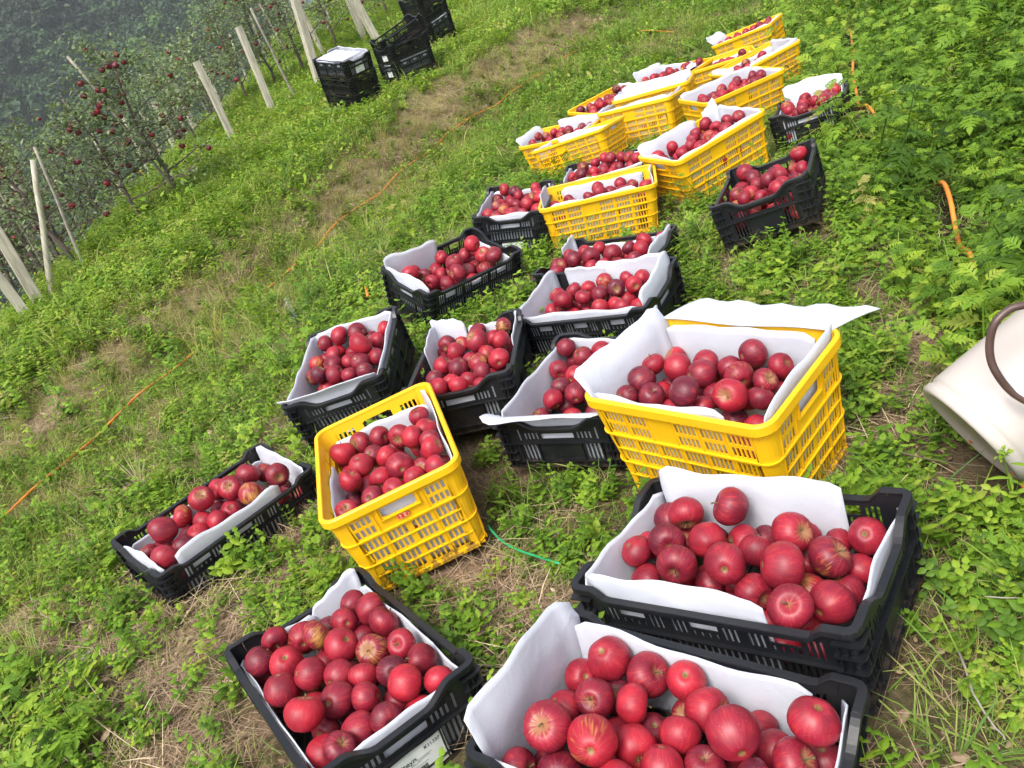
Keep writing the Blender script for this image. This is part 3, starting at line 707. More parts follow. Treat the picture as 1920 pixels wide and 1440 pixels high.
PX = {
'A':(400,1000,3.2,.158,[(835,425,65),(935,465,90),(1020,530,90),(795,535,70),(690,570,55,1),(895,600,60,1),(510,600,95),(390,640,75),(630,640,90),(770,670,105),(955,705,95),(1130,660,85),(265,780,88),(440,780,100),(655,720,85,1),(1250,760,95),(395,945,100),(590,870,95),(755,850,90),(905,865,92),(1080,850,95),(1180,955,105),(1355,880,80),(610,980,75,1),(740,1015,105),(930,1000,88),(1230,1015,80),(520,1100,120),(1080,1030,60,1),(850,1165,115),(655,1290,115),(680,1160,70,1),(1020,1110,65,1),(1060,1150,80),(790,1350,90)]),
'D':(1000,880,2.5946,.135,[(610,210,80),(740,218,85),(970,205,98),(1020,320,88),(1140,285,62,1),(1260,315,95),(1350,300,68,1),(1625,330,88),(540,355,68),(650,350,88),(465,435,75),(525,475,85),(850,355,90),(740,340,55,1),(700,460,100),(735,540,80,1),(820,495,60,1),(955,495,98),(1085,400,80),(1210,470,122),(1445,445,100),(1480,360,75,1),(1590,470,60,1),(1060,590,95),(845,555,60,1),(1345,590,85,1),(1250,670,112),(1450,650,105),(1330,420,65,1),(1520,570,60,1),(1110,680,70,1)]),
'E':(880,1060,2.2326,.135,[(480,432,72),(600,400,88),(615,488,78),(760,475,92),(405,570,72),(520,570,80),(905,535,82),(700,620,80),(335,690,100),(515,740,105),(695,740,90),(985,610,92),(1105,705,112),(1235,655,80,1),(1440,665,108),(890,730,52),(870,670,62,1),(975,815,75),(1360,810,100),(1280,760,75,1),(805,840,85),(370,850,100),(190,880,65),(620,900,90),(1200,900,80),(795,690,55,1),(900,640,60,1)]),
'F':(560,700,3.43,.235,[(775,280,65),(395,435,72),(530,418,60),(655,400,75),(745,425,75),(810,350,68),(845,430,60),(600,465,55,1),(265,490,60,1),(295,535,78),(475,520,60),(570,535,65),(410,605,80),(665,612,85),(780,565,65),(860,510,72),(535,650,75),(340,710,72),(430,715,58,1),(880,600,70),(745,670,72),(330,775,70,1),(320,850,75),(475,800,75),(610,745,58),(290,640,55,1),(300,905,55),(900,560,65,1),(820,480,50,1)]),
'G':(1060,560,3.31,.285,[(370,600,70),(465,512,85),(540,430,70),(670,365,75,1),(695,430,88),(625,500,75,1),(520,590,80),(590,560,70,1),(745,590,102),(870,400,82),(860,490,92),(905,425,65,1),(1030,410,80),(1180,345,90),(1080,490,92),(1145,440,80,1),(1240,520,68),(1335,415,75),(940,590,65,1),(1030,600,102),(840,655,70),(1150,610,55,1),(1210,610,80),(980,530,55,1)]),
'H':(180,700,2.4615,.130,[(700,468,52),(780,455,42,1),(835,490,55),(550,535,50),(625,535,58),(725,560,55),(820,530,55),(490,590,58),(620,620,50),(570,610,38,1),(400,665,52),(495,665,50),(560,680,48),(320,740,65),(420,740,38,1),(470,738,48),(345,790,52),(405,800,50),(250,830,45),(300,862,60)]),
'I':(500,560,4.8,.19,[(830,305,85),(545,415,70),(660,370,85),(950,290,65,1),(1065,270,50),(845,410,118),(720,440,65,1),(990,375,65),(600,510,80),(640,470,65,1),(495,525,50,1),(735,560,70),(605,600,90),(455,590,70),(850,580,85),(975,510,65),(390,690,70),(470,700,80),(620,680,85),(745,670,55),(880,645,75)]),
'J':(760,560,4.236,.17,[(335,360,70),(455,340,50,1),(580,245,68),(785,190,60),(570,355,88),(700,290,65,1),(755,335,80),(405,425,75),(520,450,70),(650,440,65),(745,495,85),(295,535,72),(430,555,82),(580,510,80),(360,660,78),(610,605,78),(235,635,58),(220,700,70),(405,740,65),(260,760,65),(510,660,50,1),(690,590,55,1),(500,700,55,1),(590,690,60)]),
'K':(760,560,4.236,.13,[(1380,385,75),(1265,445,75),(1405,465,82),(1560,415,80),(1510,360,65,1),(1210,565,78),(1355,615,82),(1500,570,75),(1240,715,72),(1355,755,85),(1170,795,75),(1270,810,55,1),(1680,420,60)]),
'M':(960,400,4.8,.16,[(410,740,72),(555,695,75),(690,675,68),(835,615,75),(950,690,80),(1040,590,75),(1095,640,65),(470,805,88),(650,780,75),(795,730,82),(920,805,75),(370,870,65),(680,840,65,1),(805,850,75),(530,870,60,1),(1030,745,50,1),(1170,570,40),(990,850,50)]),
'N':(960,400,4.8,.17,[(415,470,78),(510,385,55),(560,435,72),(655,345,50),(710,385,80),(785,315,55),(905,300,60,1),(910,375,82),(1050,310,62),(1190,245,72),(1175,330,75),(1290,300,55),(610,490,65,1),(715,485,50),(950,440,60),(1100,400,62),(835,470,45),(1380,220,50),(400,530,50)]),
'B':(680,380,2.909,.19,[(610,250,45),(645,265,45),(720,270,35),(560,290,42),(430,310,38),(500,325,48),(665,330,45),(750,305,48),(600,335,40,1),(340,400,42),(400,360,42,1),(430,395,40),(525,385,48),(580,370,40,1),(250,395,48),(300,360,38,1),(380,440,38),(455,435,45),(320,450,35),(280,380,34,1)]),
}
camloc = Vector((0, 0, CAM_Z))
def add_apple(key, p, r, rr, pref, flat=False, tone=None):
    t = tone if tone is not None else min(1, max(0, rr.gauss(.42, .26)))
    bl = rr.choice((0, 0, 0, .1, .2)) if rr.random() < .90 else rr.uniform(.45, .75)
    APPLES.append(dict(key=key, p=p, r=r, rot=rest_rot(rr, None, pref), tone=t, blush=bl, seed=rr.random(), deep=flat))
def fill_crate(key, M, dims, h, yel, n_top=None):
    L, Wd, H = dims; rr = random.Random(hash(key) % 1000 if False else sum(map(ord, key))*13); Mi = M.inverted(); new = []
    if key in PX:
        ox, oy, sc, hc, lst = PX[key]
        N = (M.to_3x3() @ Vector((0, 0, 1))).normalized(); O = M @ Vector((0, 0, hc))
        for it in lst:
            low = len(it) > 3; u, v = ox+it[0]/sc, oy+it[1]/sc; rp = it[2]/sc; d = ray(u, v)
            OO = O-N*(.038 if low else 0); t = (OO-camloc).dot(N)/d.dot(N); p = camloc+d*t
            r = rp*t/F_PX*1.04; rmax = .0445
            if r > rmax: t *= rmax/r; r = rmax; p = camloc+d*t
            r = max(r, .0355)
            q = Mi @ p
            if q.z > hc+.045: t = (O+N*.045-camloc).dot(N)/d.dot(N); p = camloc+d*t; r = min(.052, rp*t/F_PX); q = Mi @ p
            q.x = max(-L/2+r+.015, min(L/2-r-.015, q.x)); q.y = max(-Wd/2+r+.015, min(Wd/2-r-.015, q.y))
            new.append([q, r, low])
        for _ in range(40):
            mv = 0
            for i in range(len(new)):
                for j in range(i):
                    a, b = new[i], new[j]; dv = a[0]-b[0]; dd = dv.length; mn = .93*(a[1]+b[1])
                    if dd < mn:
                        mv = 1; hi, lo = (a, b) if a[0].z > b[0].z else (b, a); ov = mn-dd
                        hi[0].z += ov*.25; lo[0].z -= ov*.55; s_ = dv.normalized()*ov*.22; a[0] += s_; b[0] -= s_
            for a in new:
                a[0].x = max(-L/2+a[1]+.013, min(L/2-a[1]-.013, a[0].x)); a[0].y = max(-Wd/2+a[1]+.013, min(Wd/2-a[1]-.013, a[0].y))
                a[0].z = max(a[0].z, hc-.075)
            if not mv: break
        h = hc
    tops = list(new)
    # dropped apples: below the measured ones, or all of them
    got = [(a[0].copy(), a[1]) for a in new]
    if key in PX: zb = h-.050; n = int(L*Wd/.0055)
    else: zb = h-.085; n = int(L*Wd/.0062*1.45)
    if key in PX:
        for _ in range(n*6):
            r = rr.uniform(.035, .041); x = rr.uniform(-L/2+r+.01, L/2-r-.01); y = rr.uniform(-Wd/2+r+.01, Wd/2-r-.01); z = zb-rr.uniform(0, .02)
            if z < r+.01: z = r+.01
            if all(math.sqrt((x-p.x)**2+(y-p.y)**2+(z-p.z)**2) > .90*(r+q) for p, q in got):
                got.append((Vector((x, y, z)), r)); new.append([Vector((x, y, z)), r, 2])
    else:
        P = np.zeros((0, 3)); Rr = np.zeros(0)
        for _ in range(n):
            r = rr.uniform(.034, .042); C_ = 16
            cx = np.array([rr.uniform(-L/2+r+.01, L/2-r-.01) for _ in range(C_)]); cy = np.array([rr.uniform(-Wd/2+r+.01, Wd/2-r-.01) for _ in range(C_)])
            z = np.full(C_, zb)
            if len(P):
                d2 = (cx[:, None]-P[None, :, 0])**2+(cy[:, None]-P[None, :, 1])**2; rs = (Rr+r)[None]*.97
                zz = np.where(d2 < rs**2, P[None, :, 2]+np.sqrt(np.maximum(rs**2-d2, 0)), -1); z = np.maximum(z, zz.max(1))
            b = int(np.argmin(z)); P = np.vstack([P, [cx[b], cy[b], z[b]]]); Rr = np.append(Rr, r)
        for p, r in zip(P, Rr): new.append([Vector(p), r, 2 if p[2] < zb+.01 else 0])
    for q, r, low in new:
        p = M @ q; pref = (camloc-p).normalized()*.6+Vector((0, 0, .5)); add_apple(key, p, r, rr, pref, low == 2 or False)
# ---------------------------------------------------------------- crates, liners and contents: the field
N_ = None
SPEC = {   # kind, crate label, liner specs per side, liner label, fold, fill height
'A': ('black', 'foreground black crate of apples with a printed white label on its side', [(0, 1, -.035, -.02, 0), (0, 1, -.022, -.008, 0), (0, 1, -.03, -.03, 0), [(0, .42, .030, -.03, 0, .001), (.40, 1, -.032, -.045, 0)]], 'foam liner with a pointed corner standing up, in the crate with the printed label', None, .14),
'D': ('black', 'black crate of large red apples directly in front of the big yellow crate', [(.03, .74, .035, .030, -.012), (0, 1, -.012, -.012, 0), [(.20, .97, .02, .045, .02)], (0, 1, -.018, .0, 0)], 'foam liner folded over the long front edge of the crate before the biggest yellow one', None, .13),
'E': ('black', 'nearest black crate of apples, cut off by the bottom of the photo', [(0, 1, -.01, .02, .02), (0, 1, -.02, -.02, 0), (.12, 1, -.03, -.008, 0), (-.02, 1, .055, .085, .02, .006)], 'foam liner with a tall rounded side sheet, in the nearest crate at the bottom edge', None, .13),
'F': ('yellow', 'yellow crate with a small red oval emblem below its handle', [(.25, .98, -.05, -.035, -.018), (0, 1, -.014, -.014, 0), (0, 1, -.006, -.004, 0), (0, 1, -.055, -.05, 0)], 'foam liner hanging loose inside the yellow crate with the red emblem', None, .24),
'G': ('yellow', 'largest yellow crate, its white foam sheet spread out over the back edge', [(.02, .80, .012, .012, -.004), (.02, .98, .030, .045, .012), (.10, .98, -.006, -.006, 0), (-.02, 1.02, .055, .085, .035)], 'foam liner with a wavy flap stretched over the back edge of the largest yellow crate', (2, .02, 1.0, .075, .025, -.10), .29),
'H': ('black', 'low black crate of apples furthest left among the full crates', [(.10, .80, .030, .020, -.012), (0, 1, .0, .012, 0), (0, 1, -.045, -.05, 0), (.15, 1, .012, .02, -.03)], 'foam liner in the low black crate furthest left of the full ones', None, .13),
'I': ('black_tall', 'tall black crate with slatted sides behind the yellow crate with the emblem', [(0, 1, .006, .002, .0), (-.10, 1, .035, .03, .065), (0, 1, -.005, -.002, 0), (0, 1, .002, .004, 0)], 'foam liner lapping out over the near edge of the tall slatted black crate', None, .19),
'J': ('black', 'black crate right of the tall slatted one, its foam bunched at the far left corner', [(0, .35, .03, .0, -.01), (0, 1, -.05, -.05, 0), (.55, 1, -.02, .01, 0), [(.62, 1, .01, .055, .01), (.2, .6, -.02, -.02, -.01)]], 'foam liner bunched high at the far left corner of its black crate', None, .16),
'K': ('black', 'half-filled black crate touching the left side of the largest yellow crate', [(0, 1, -.004, .006, .004), (-.10, 1, .07, .06, .10), (0, 1, .08, .11, .01), (.1, 1, -.045, -.01, 0)], 'foam liner with a broad sheet hanging over the near end of the half-filled black crate', None, .12),
'M': ('black', 'black crate with thick white foam folded round all four edges', [(0, .97, .010, .004, -.006), (.02, .98, .045, .06, -.02), [(.02, .62, .035, .03, .0), (.55, .9, .02, .03, -.02)], (0, 1, .04, .03, -.006)], 'thick foam liner folded like a frame round the apples of its black crate', None, .15),
'N': ('black', 'black crate in front of the yellow crate whose foam sticks up at the left corner', [(0, 1, -.012, -.01, 0), (.2, 1, .01, .03, -.01), (0, 1, -.03, -.045, 0), (.0, .35, .035, .02, -.01)], 'foam liner showing at two corners of the black crate behind the foam-framed one', None, .16),
'P': ('yellow', 'yellow crate standing between two black crates, long blank panel facing the viewer', [(.08, .86, .010, .010, -.006), (.1, 1, .035, .02, -.02), (.08, .88, -.02, -.02, 0), (.1, 1, .04, .07, .0)], 'foam liner sticking up at the left corner of the middle yellow crate', None, .21),
'Q': ('black_tall', 'black crate with torn silvery sticker partly hidden behind the middle yellow crate', [(0, 1, -.01, -.01, 0), (0, 1, -.006, -.006, 0), (0, 1, 0, 0, 0), (.3, 1, -.03, -.03, 0)], 'foam liner in the black crate left of the middle yellow crate', None, .19),
'B': ('black_tall', 'black crate with slatted sides nearest the orange hose, foam sheet along its far edge', [(0, 1, -.05, -.05, 0), (0, 1, -.06, -.05, 0), (.42, 1.0, .03, .05, .01), (.05, 1, .025, .035, -.01)], 'foam liner standing straight up along the far edge of the black crate by the hose', None, .19),
'R': ('black', 'black crate almost hidden behind the middle yellow crate', [(0, 1, -.01, -.01, 0), (0, 1, -.01, .0, 0), (.1, 1, -.03, -.03, 0), (0, 1, -.005, -.005, 0)], 'foam liner in the almost hidden black crate', None, .17),
'S': ('yellow', 'long yellow crate with white foam along its front edge, black crate at its right', [(.0, 1, .015, .012, -.008), (0, 1, .01, .03, 0), [(.3, 1, .03, .06, .02), (0, .2, .09, .03, .03)], (0, 1, .012, .012, -.004)], 'foam liner running along the whole front edge of the long yellow crate', None, .25),
'T': ('yellow', 'yellow crate to the upper left of the black crate with the wavy foam', [(0, 1, -.02, -.01, 0), (0, 1, .0, .01, 0), (0, 1, .02, .03, .0), (0, 1, -.006, -.01, 0)], 'foam liner in the yellow crate left of the wavy-foam black crate', None, .26),
'U2': ('yellow', 'front one of the two overlapping yellow crates at the left end of the group', [(.42, .98, .05, .03, .0), (0, 1, -.006, -.01, 0), (.1, .9, -.02, -.02, 0), (0, 1, .01, .0, -.01)], 'foam liner raised at the front edge of the front left yellow crate', None, .18),
'U1': ('yellow', 'rear one of the two overlapping yellow crates at the left end of the group', [(.1, 1, -.03, -.02, 0), (0, 1, .02, .02, 0), (0, .7, .03, .06, .01), (.0, 1, .05, .075, .04)], 'foam liner leaning out at the left end of the rear left yellow crate', None, .25),
'V1': ('yellow', 'yellow crate with its narrow corner pointing left, nearest the dry track', [(0, 1, -.03, -.03, 0), (0, 1, .02, .02, 0), (.3, 1, -.03, -.03, 0), (0, 1, -.04, -.04, 0)], 'foam liner covered with dry grass bits in the yellow crate nearest the track', None, .26),
'V2': ('yellow', 'yellow crate behind the two overlapping ones, hardly any apples showing above its foam', [(0, 1, .01, .03, -.02), (0, 1, .02, .02, 0), (0, 1, .05, .05, .0), (0, 1, .02, .02, 0)], 'foam liner closed over most of the apples in the yellow crate behind the overlapping pair', None, .22),
'V3': ('yellow', 'yellow crate hidden to its rim behind the foam-closed one', [(0, 1, .04, .05, -.03), (0, 1, .01, .01, 0), (0, 1, .04, .04, 0), (0, 1, .02, .02, 0)], 'foam liner seen as a white strip behind the foam-closed crate', None, .24),
'V4': ('yellow', 'yellow crate on the far left edge of the group, foam peaked over one end', [(0, 1, -.02, -.02, 0), (0, 1, 0, 0, 0), (.2, 1, -.02, .03, 0), (0, 1, .06, .10, .03)], 'foam liner peaked over the left end of the far left yellow crate', None, .26),
'W1': ('yellow', 'yellow crate in the back cluster with a rolled foam sheet across its left half', [(0, 1, -.02, -.02, 0), (0, 1, -.03, -.03, 0), (.1, 1, -.03, -.03, 0), (0, 1, .06, .09, -.10)], 'foam liner rolled over the left half of a back-row yellow crate', None, .24),
'X1': ('yellow', 'yellow crate at the right side of the back row, foam rising to its right corner', [(.25, 1, .02, .03, 0), (0, 1, .02, .02, 0), (0, 1, -.03, -.03, 0), (.0, .9, .03, .05, -.08)], 'foam liner rising to the right corner of the back-row crate on the right', None, .20),
'Y1': ('yellow', 'farthest yellow crate of the group, three or four apples at its left end', [(0, 1, .0, .01, 0), (0, 1, .01, .01, 0), (0, 1, -.03, -.03, 0), (0, 1, .09, .12, .05)], 'foam liner flaring out at the left end of the farthest yellow crate', None, .25),
'Z1': ('black', 'black crate on the right edge with a tall wavy foam sheet along its back', [(0, 1, -.04, -.04, 0), (0, 1, -.05, -.05, 0), (.3, 1, .0, .03, -.02, .008), (0, .95, .07, .10, .02, .007)], 'tall wavy foam liner in the black crate on the right edge', None, .15),
'Z2': ('black', 'black crate without any foam, a rotten apple on top, standing among the weeds', None, None, None, .14),
}
CM = {}; CD = {}
for key, (kind, lab, lin, llab, fold, fh) in SPEC.items():
    M = crate_mat(key); dims = CR[key][6:9]; CM[key] = M; CD[key] = dims; yel = kind == 'yellow'
    c = place_crate(kind, M, dims, lab, 'yellow crates of apples' if yel else 'black crates of apples')
    if lin: put_liner(M, dims, lin, yel, sum(map(ord, key)), llab, fold)
    if key == 'A': label_card(c, 1, (.6, .4, .2), .012, .094, -.082, .078, True, 'white paper label with lettering and a barcode')
    if key == 'Q': label_card(c, 1, (.6, .4, .235), .03, .075, -.06, .06, False, 'torn silvery sticker')
    if key == 'I': label_card(c, 1, (.6, .4, .235), .03, .06, -.03, .03, False, 'torn silvery sticker')
    if key == 'F':
        em = MB(); n = 24; x0 = lambda w_: .615/2-.03*(1-w_/.305)+.0045; cw = .222
        V = [(x0(cw), 0, cw)]+[(x0(cw), .020*math.cos(2*math.pi*k/n), cw+.0095*math.sin(2*math.pi*k/n)) for k in range(n)]
        V += [(x-.004, y, z) for x, y, z in V[1:]]
        em.add(V, [(0, 1+k, 1+(k+1) % n) for k in range(n)]+[(1+k, 1+n+k, 1+n+(k+1) % n, 1+(k+1) % n) for k in range(n)])
        eo = obj('emblem', em.mesh('emblem', M_RED), c); eo['label'] = 'small red oval emblem'
        ml = MB(); xx = x0(cw)
        for (a0, b0, a1, b1) in ((-.011, .003, -.004, .003), (-.0075, -.005, -.0075, .006), (-.011, -.004, -.004, -.004), (.001, .005, .010, .004), (.0055, -.006, .0055, .006), (.001, -.001, .010, -.001), (.002, -.005, .009, -.0055)):
            d_ = Vector((0, a1-a0, b1-b0)).normalized()*.0007; nn = Vector((0, -d_.z, d_.y)); A = Vector((xx+.0006, a0, cw+b0)); B = Vector((xx+.0006, a1, cw+b1))
            ml.add([A-nn, B-nn, B+nn, A+nn], [(0, 1, 2, 3)])
        r1 = [(xx+.0006, s*.020*math.cos(2*math.pi*k/n), cw+s*.0095*math.sin(2*math.pi*k/n)) for s in (.84, .90) for k in range(n)]
        ml.add(r1, [(k, (k+1) % n, n+(k+1) % n, n+k) for k in range(n)])
        obj('emblem_characters', ml.mesh('emblem_characters', M_PALE), eo)
    fill_crate(key, M, dims, fh*dims[2]/{'yellow': .305, 'black': .2, 'black_tall': .235}[kind] if key not in PX else fh, yel)
# emptied stacks on the bank
def stack(key, n, kind, labels, group, lean=0, card=()):
    M0 = crate_mat(key); h = CR[key][8]; out = []
    for i in range(n):
        M = M0 @ Matrix.Translation((.006*math.sin(i*2.3+1), .008*math.cos(i*1.7), i*(h+.003)-i*.008)) @ Matrix.Rotation(R_(1.2*math.sin(i*3.1)), 4, 'Z')
        c = place_crate(kind, M, CR[key][6:9], labels[i], group); out.append((c, M))
    return out
nm = ['bottom', 'middle', 'top']
s1 = stack('S1', 3, 'black', ['bottom crate of the three-high black stack standing left on the bank', 'middle crate of the three-high black stack standing left on the bank', 'top crate of the three-high stack on the bank, white foam crumpled in it'], 'empty black crates stacked on the bank')
label_card(s1[2][0], 1, (.6, .4, .2), .025, .10, -.075, .06, False, 'square white paper label')
s2 = stack('S2', 3, 'black', ['lowest crate of the middle black stack on the bank', 'second crate of the middle black stack, a strip of foam along its front', 'third crate of the middle black stack, just under the tipped one'], 'empty black crates stacked on the bank')
for c, M in s2: label_card(c, 3, (.6, .4, .2), .03, .10, -.05, .05, False, 'small white paper label')
t2 = stack('T2', 1, 'black', ['empty crate tipped against the tallest black stack on the bank'], 'empty black crates stacked on the bank')
s3 = stack('S3', 5, 'black', ['lowest crate of the tallest black stack, half sunk in weeds', 'second crate from the ground in the tallest black stack', 'third crate from the ground in the tallest black stack, foam strip showing', 'fourth crate from the ground in the tallest black stack, white label on its end', 'uppermost crate of the tallest black stack at the top of the photo'], 'empty black crates stacked on the bank')
label_card(s3[3][0], 3, (.6, .4, .2), .03, .10, -.05, .05, False, 'small white paper label')
put_liner(s1[2][1], CR['S1'][6:9], [(0, 1, -.01, -.03, 0), (0, 1, -.01, .0, 0), (0, 1, .02, .035, -.02), [(0, .45, .045, .03, -.06), (.5, 1, .0, -.02, 0)]], False, 77, 'crumpled foam liner in the top crate of the left stack', (0, .1, .95, -.30, .01, 0))
put_liner(s2[1][1], CR['S2'][6:9], [(.1, .9, .01, .02, -.03), (0, .3, -.01, -.01, 0), (0, 1, -.03, -.03, 0), (0, 1, -.02, -.02, 0)], False, 78, 'foam liner edging the second crate of the middle stack on the bank')
put_liner(s3[2][1], CR['S3'][6:9], [(.1, .9, -.005, -.002, -.01), None, None, None], False, 79, 'strip of foam between crates of the tallest stack')
# ---------------------------------------------------------------- build apples
def proj(p):
    q = CR3.transposed() @ (p-camloc); return (960+F_PX*q.x/-q.z, 720-F_PX*q.y/-q.z, -q.z)
for a in APPLES:
    u, v, d = proj(a['p']); a['px'] = F_PX*a['r']/d; a['uv'] = (u, v); a['d'] = d
    a['in'] = -a['px'] < u < 1920+a['px'] and -a['px'] < v < 1440+a['px']
# visibility by projected overlap: how much of the disc is covered by nearer apples of the same crate
bykey = {}
for a in APPLES: bykey.setdefault(a['key'], []).append(a)
for k_, L_ in bykey.items():
    for a in L_:
        cov = 0; pts = [(a['uv'][0]+a['px']*rr*math.cos(t), a['uv'][1]+a['px']*rr*math.sin(t)) for rr in (.3, .8) for t in (0, 1.05, 2.1, 3.14, 4.2, 5.24)]
        for (x, y) in pts:
            for b in L_:
                if b is not a and b['d'] < a['d'] and (b['uv'][0]-x)**2+(b['uv'][1]-y)**2 < b['px']**2: cov += 1; break
        a['vis'] = 1-cov/len(pts)
cand = sorted([a for a in APPLES if a['in'] and a['vis'] > .3 and a['uv'][1] > 0], key=lambda a: -a['px']*math.sqrt(a['vis']))
single = cand[:300]; sid = set(id(a) for a in single)
WHERE = {'A': 'the label-printed crate', 'D': 'the front-right black crate', 'E': 'the nearest black crate', 'F': 'the emblem yellow crate', 'G': 'the largest yellow crate', 'H': 'the leftmost full crate', 'I': 'the tall slatted crate', 'J': 'the bunched-foam black crate', 'K': 'the half-filled black crate', 'M': 'the foam-framed black crate', 'N': 'the crate behind the foam-framed', 'B': 'the crate nearest the hose', 'P': 'the middle yellow crate', 'Q': 'the torn-sticker black crate', 'Z2': 'the crate without foam', 'S': 'the long yellow crate', 'Z1': 'the wavy-foam black crate', 'R': 'the almost hidden crate', 'T': 'the yellow crate beside wavy-foam'}
def tone_word(a):
    return 'red and yellow' if a['blush'] > .45 else 'bright red' if a['tone'] < .25 else 'red' if a['tone'] < .5 else 'dark red' if a['tone'] < .75 else 'maroon'
for k_ in set(a['key'] for a in single):
    L_ = [a for a in single if a['key'] == k_]; xs_ = [a['uv'][0] for a in L_]; ys_ = [a['uv'][1] for a in L_]
    ng = 6
    srt = sorted(L_, key=lambda a: a['uv'][1]); rows = max(1, round(math.sqrt(len(L_)))); per = math.ceil(len(L_)/rows)
    ordn = ['first', 'second', 'third', 'fourth', 'fifth', 'sixth', 'seventh', 'eighth']
    for ri in range(rows):
        row = sorted(srt[ri*per:(ri+1)*per], key=lambda a: a['uv'][0])
        for ci, a in enumerate(row):
            rw = 'top row' if ri == 0 else ('bottom row' if ri == rows-1 else ordn[min(ri, 7)]+' row down')
            a['lab'] = '%s apple, %s from left, %s, %s' % (tone_word(a), ordn[min(ci, 7)], rw, WHERE.get(k_, 'its crate').replace('the ', 'in the ', 1))
rot_done = False
rot_cand = [a for a in single if a['key'] == 'Z2']
rot_a = max(rot_cand, key=lambda a: a['px']*a['vis']) if rot_cand else None
for i, a in enumerate(single):
    o = obj('apple', AP_HI[i % len(AP_HI)]); rot = a['rot']
    if a is rot_a:
        q = ((camloc-a['p']).normalized()+Vector((0, 0, .35))).to_track_quat('Z', 'Y').to_matrix(); rot = q
    o.matrix_world = Matrix.Translation(a['p']) @ rot.to_4x4() @ Matrix.Scale(a['r'], 4)
    o.color = (a['tone'], a['blush'], a['seed'], 1); tag(o, a['lab'], 'apple', 'apples in '+WHERE.get(a['key'], 'a crate'))
    if a is rot_a:
        o['label'] = 'apple with a brown rotten crater on top in the black crate without foam'
        mb = MB(); n = 14
        V = [(0, 0, .55)]+[(rr*(.5+.10*math.sin(k*2.3))*math.cos(2*math.pi*k/n), rr*(.5+.10*math.sin(k*2.3))*math.sin(2*math.pi*k/n), z) for rr, z in ((.45, .62), (.85, .80), (1.1, .80)) for k in range(n)]
        mb.add(V, [(0, 1+k, 1+(k+1) % n) for k in range(n)]+[(1+r_*n+k, 1+(r_+1)*n+k, 1+(r_+1)*n+(k+1) % n, 1+r_*n+(k+1) % n) for r_ in range(2) for k in range(n)])
        obj('rotten_patch', mb.mesh('rotten_patch', M_ROT, True), o); continue
    zt = (rot @ Vector((0, 0, 1))).dot((camloc-a['p']).normalized())
    if a['px'] > 14 and zt > -.1: obj('stem', STEM, o)
    if a['px'] > 14 and zt < .1: obj('calyx', CALYX, o)
rest = [a for a in APPLES if id(a) not in sid and (a['px'] > 4)]
def joined_apples(name, lst, seg, ring, parent=None):
    gs = [apple_geo(seg, ring, s) for s in range(5)]; Vs, Ns, As, Fs = [], [], [], []; b = 0
    for i, a in enumerate(lst):
        v, f, n = gs[i % 5]; v = np.array(v)*a['r']; v = v @ np.array(a['rot']).T+np.array(a['p'])
        Vs.append(v); Ns.append(np.array(n)); As.append(np.tile([a['tone'], a['blush'], a['seed'], 1.], (len(v), 1))); Fs.append(np.array(f)+b); b += len(v)
    V = np.concatenate(Vs); Fq = np.concatenate(Fs); me = bpy.data.meshes.new(name); me.vertices.add(len(V)); me.vertices.foreach_set('co', V.ravel())
    me.loops.add(Fq.size); me.loops.foreach_set('vertex_index', Fq.ravel()); me.polygons.add(len(Fq)); me.polygons.foreach_set('loop_start', np.arange(0, Fq.size, 4)); me.polygons.foreach_set('loop_total', np.full(len(Fq), 4))
    me.update(); me.validate(); me.shade_smooth(); me.materials.append(M_APPLE)
    me.attributes.new('lp', 'FLOAT_VECTOR', 'POINT').data.foreach_set('vector', np.concatenate(Ns).astype(np.float32).ravel())
    me.attributes.new('ac', 'FLOAT_COLOR', 'POINT').data.foreach_set('color', np.concatenate(As).astype(np.float32).ravel())
    o = obj(name, me, parent); o.color = (0, 0, 0, 1); return o
tag(joined_apples('heaped_apples', rest, 14, 9), 'mass of smaller red apples deeper down and further back in the crates', 'apples', None, 'stuff')
print('apples', len(APPLES), 'single', len(single), 'rest', len(rest))
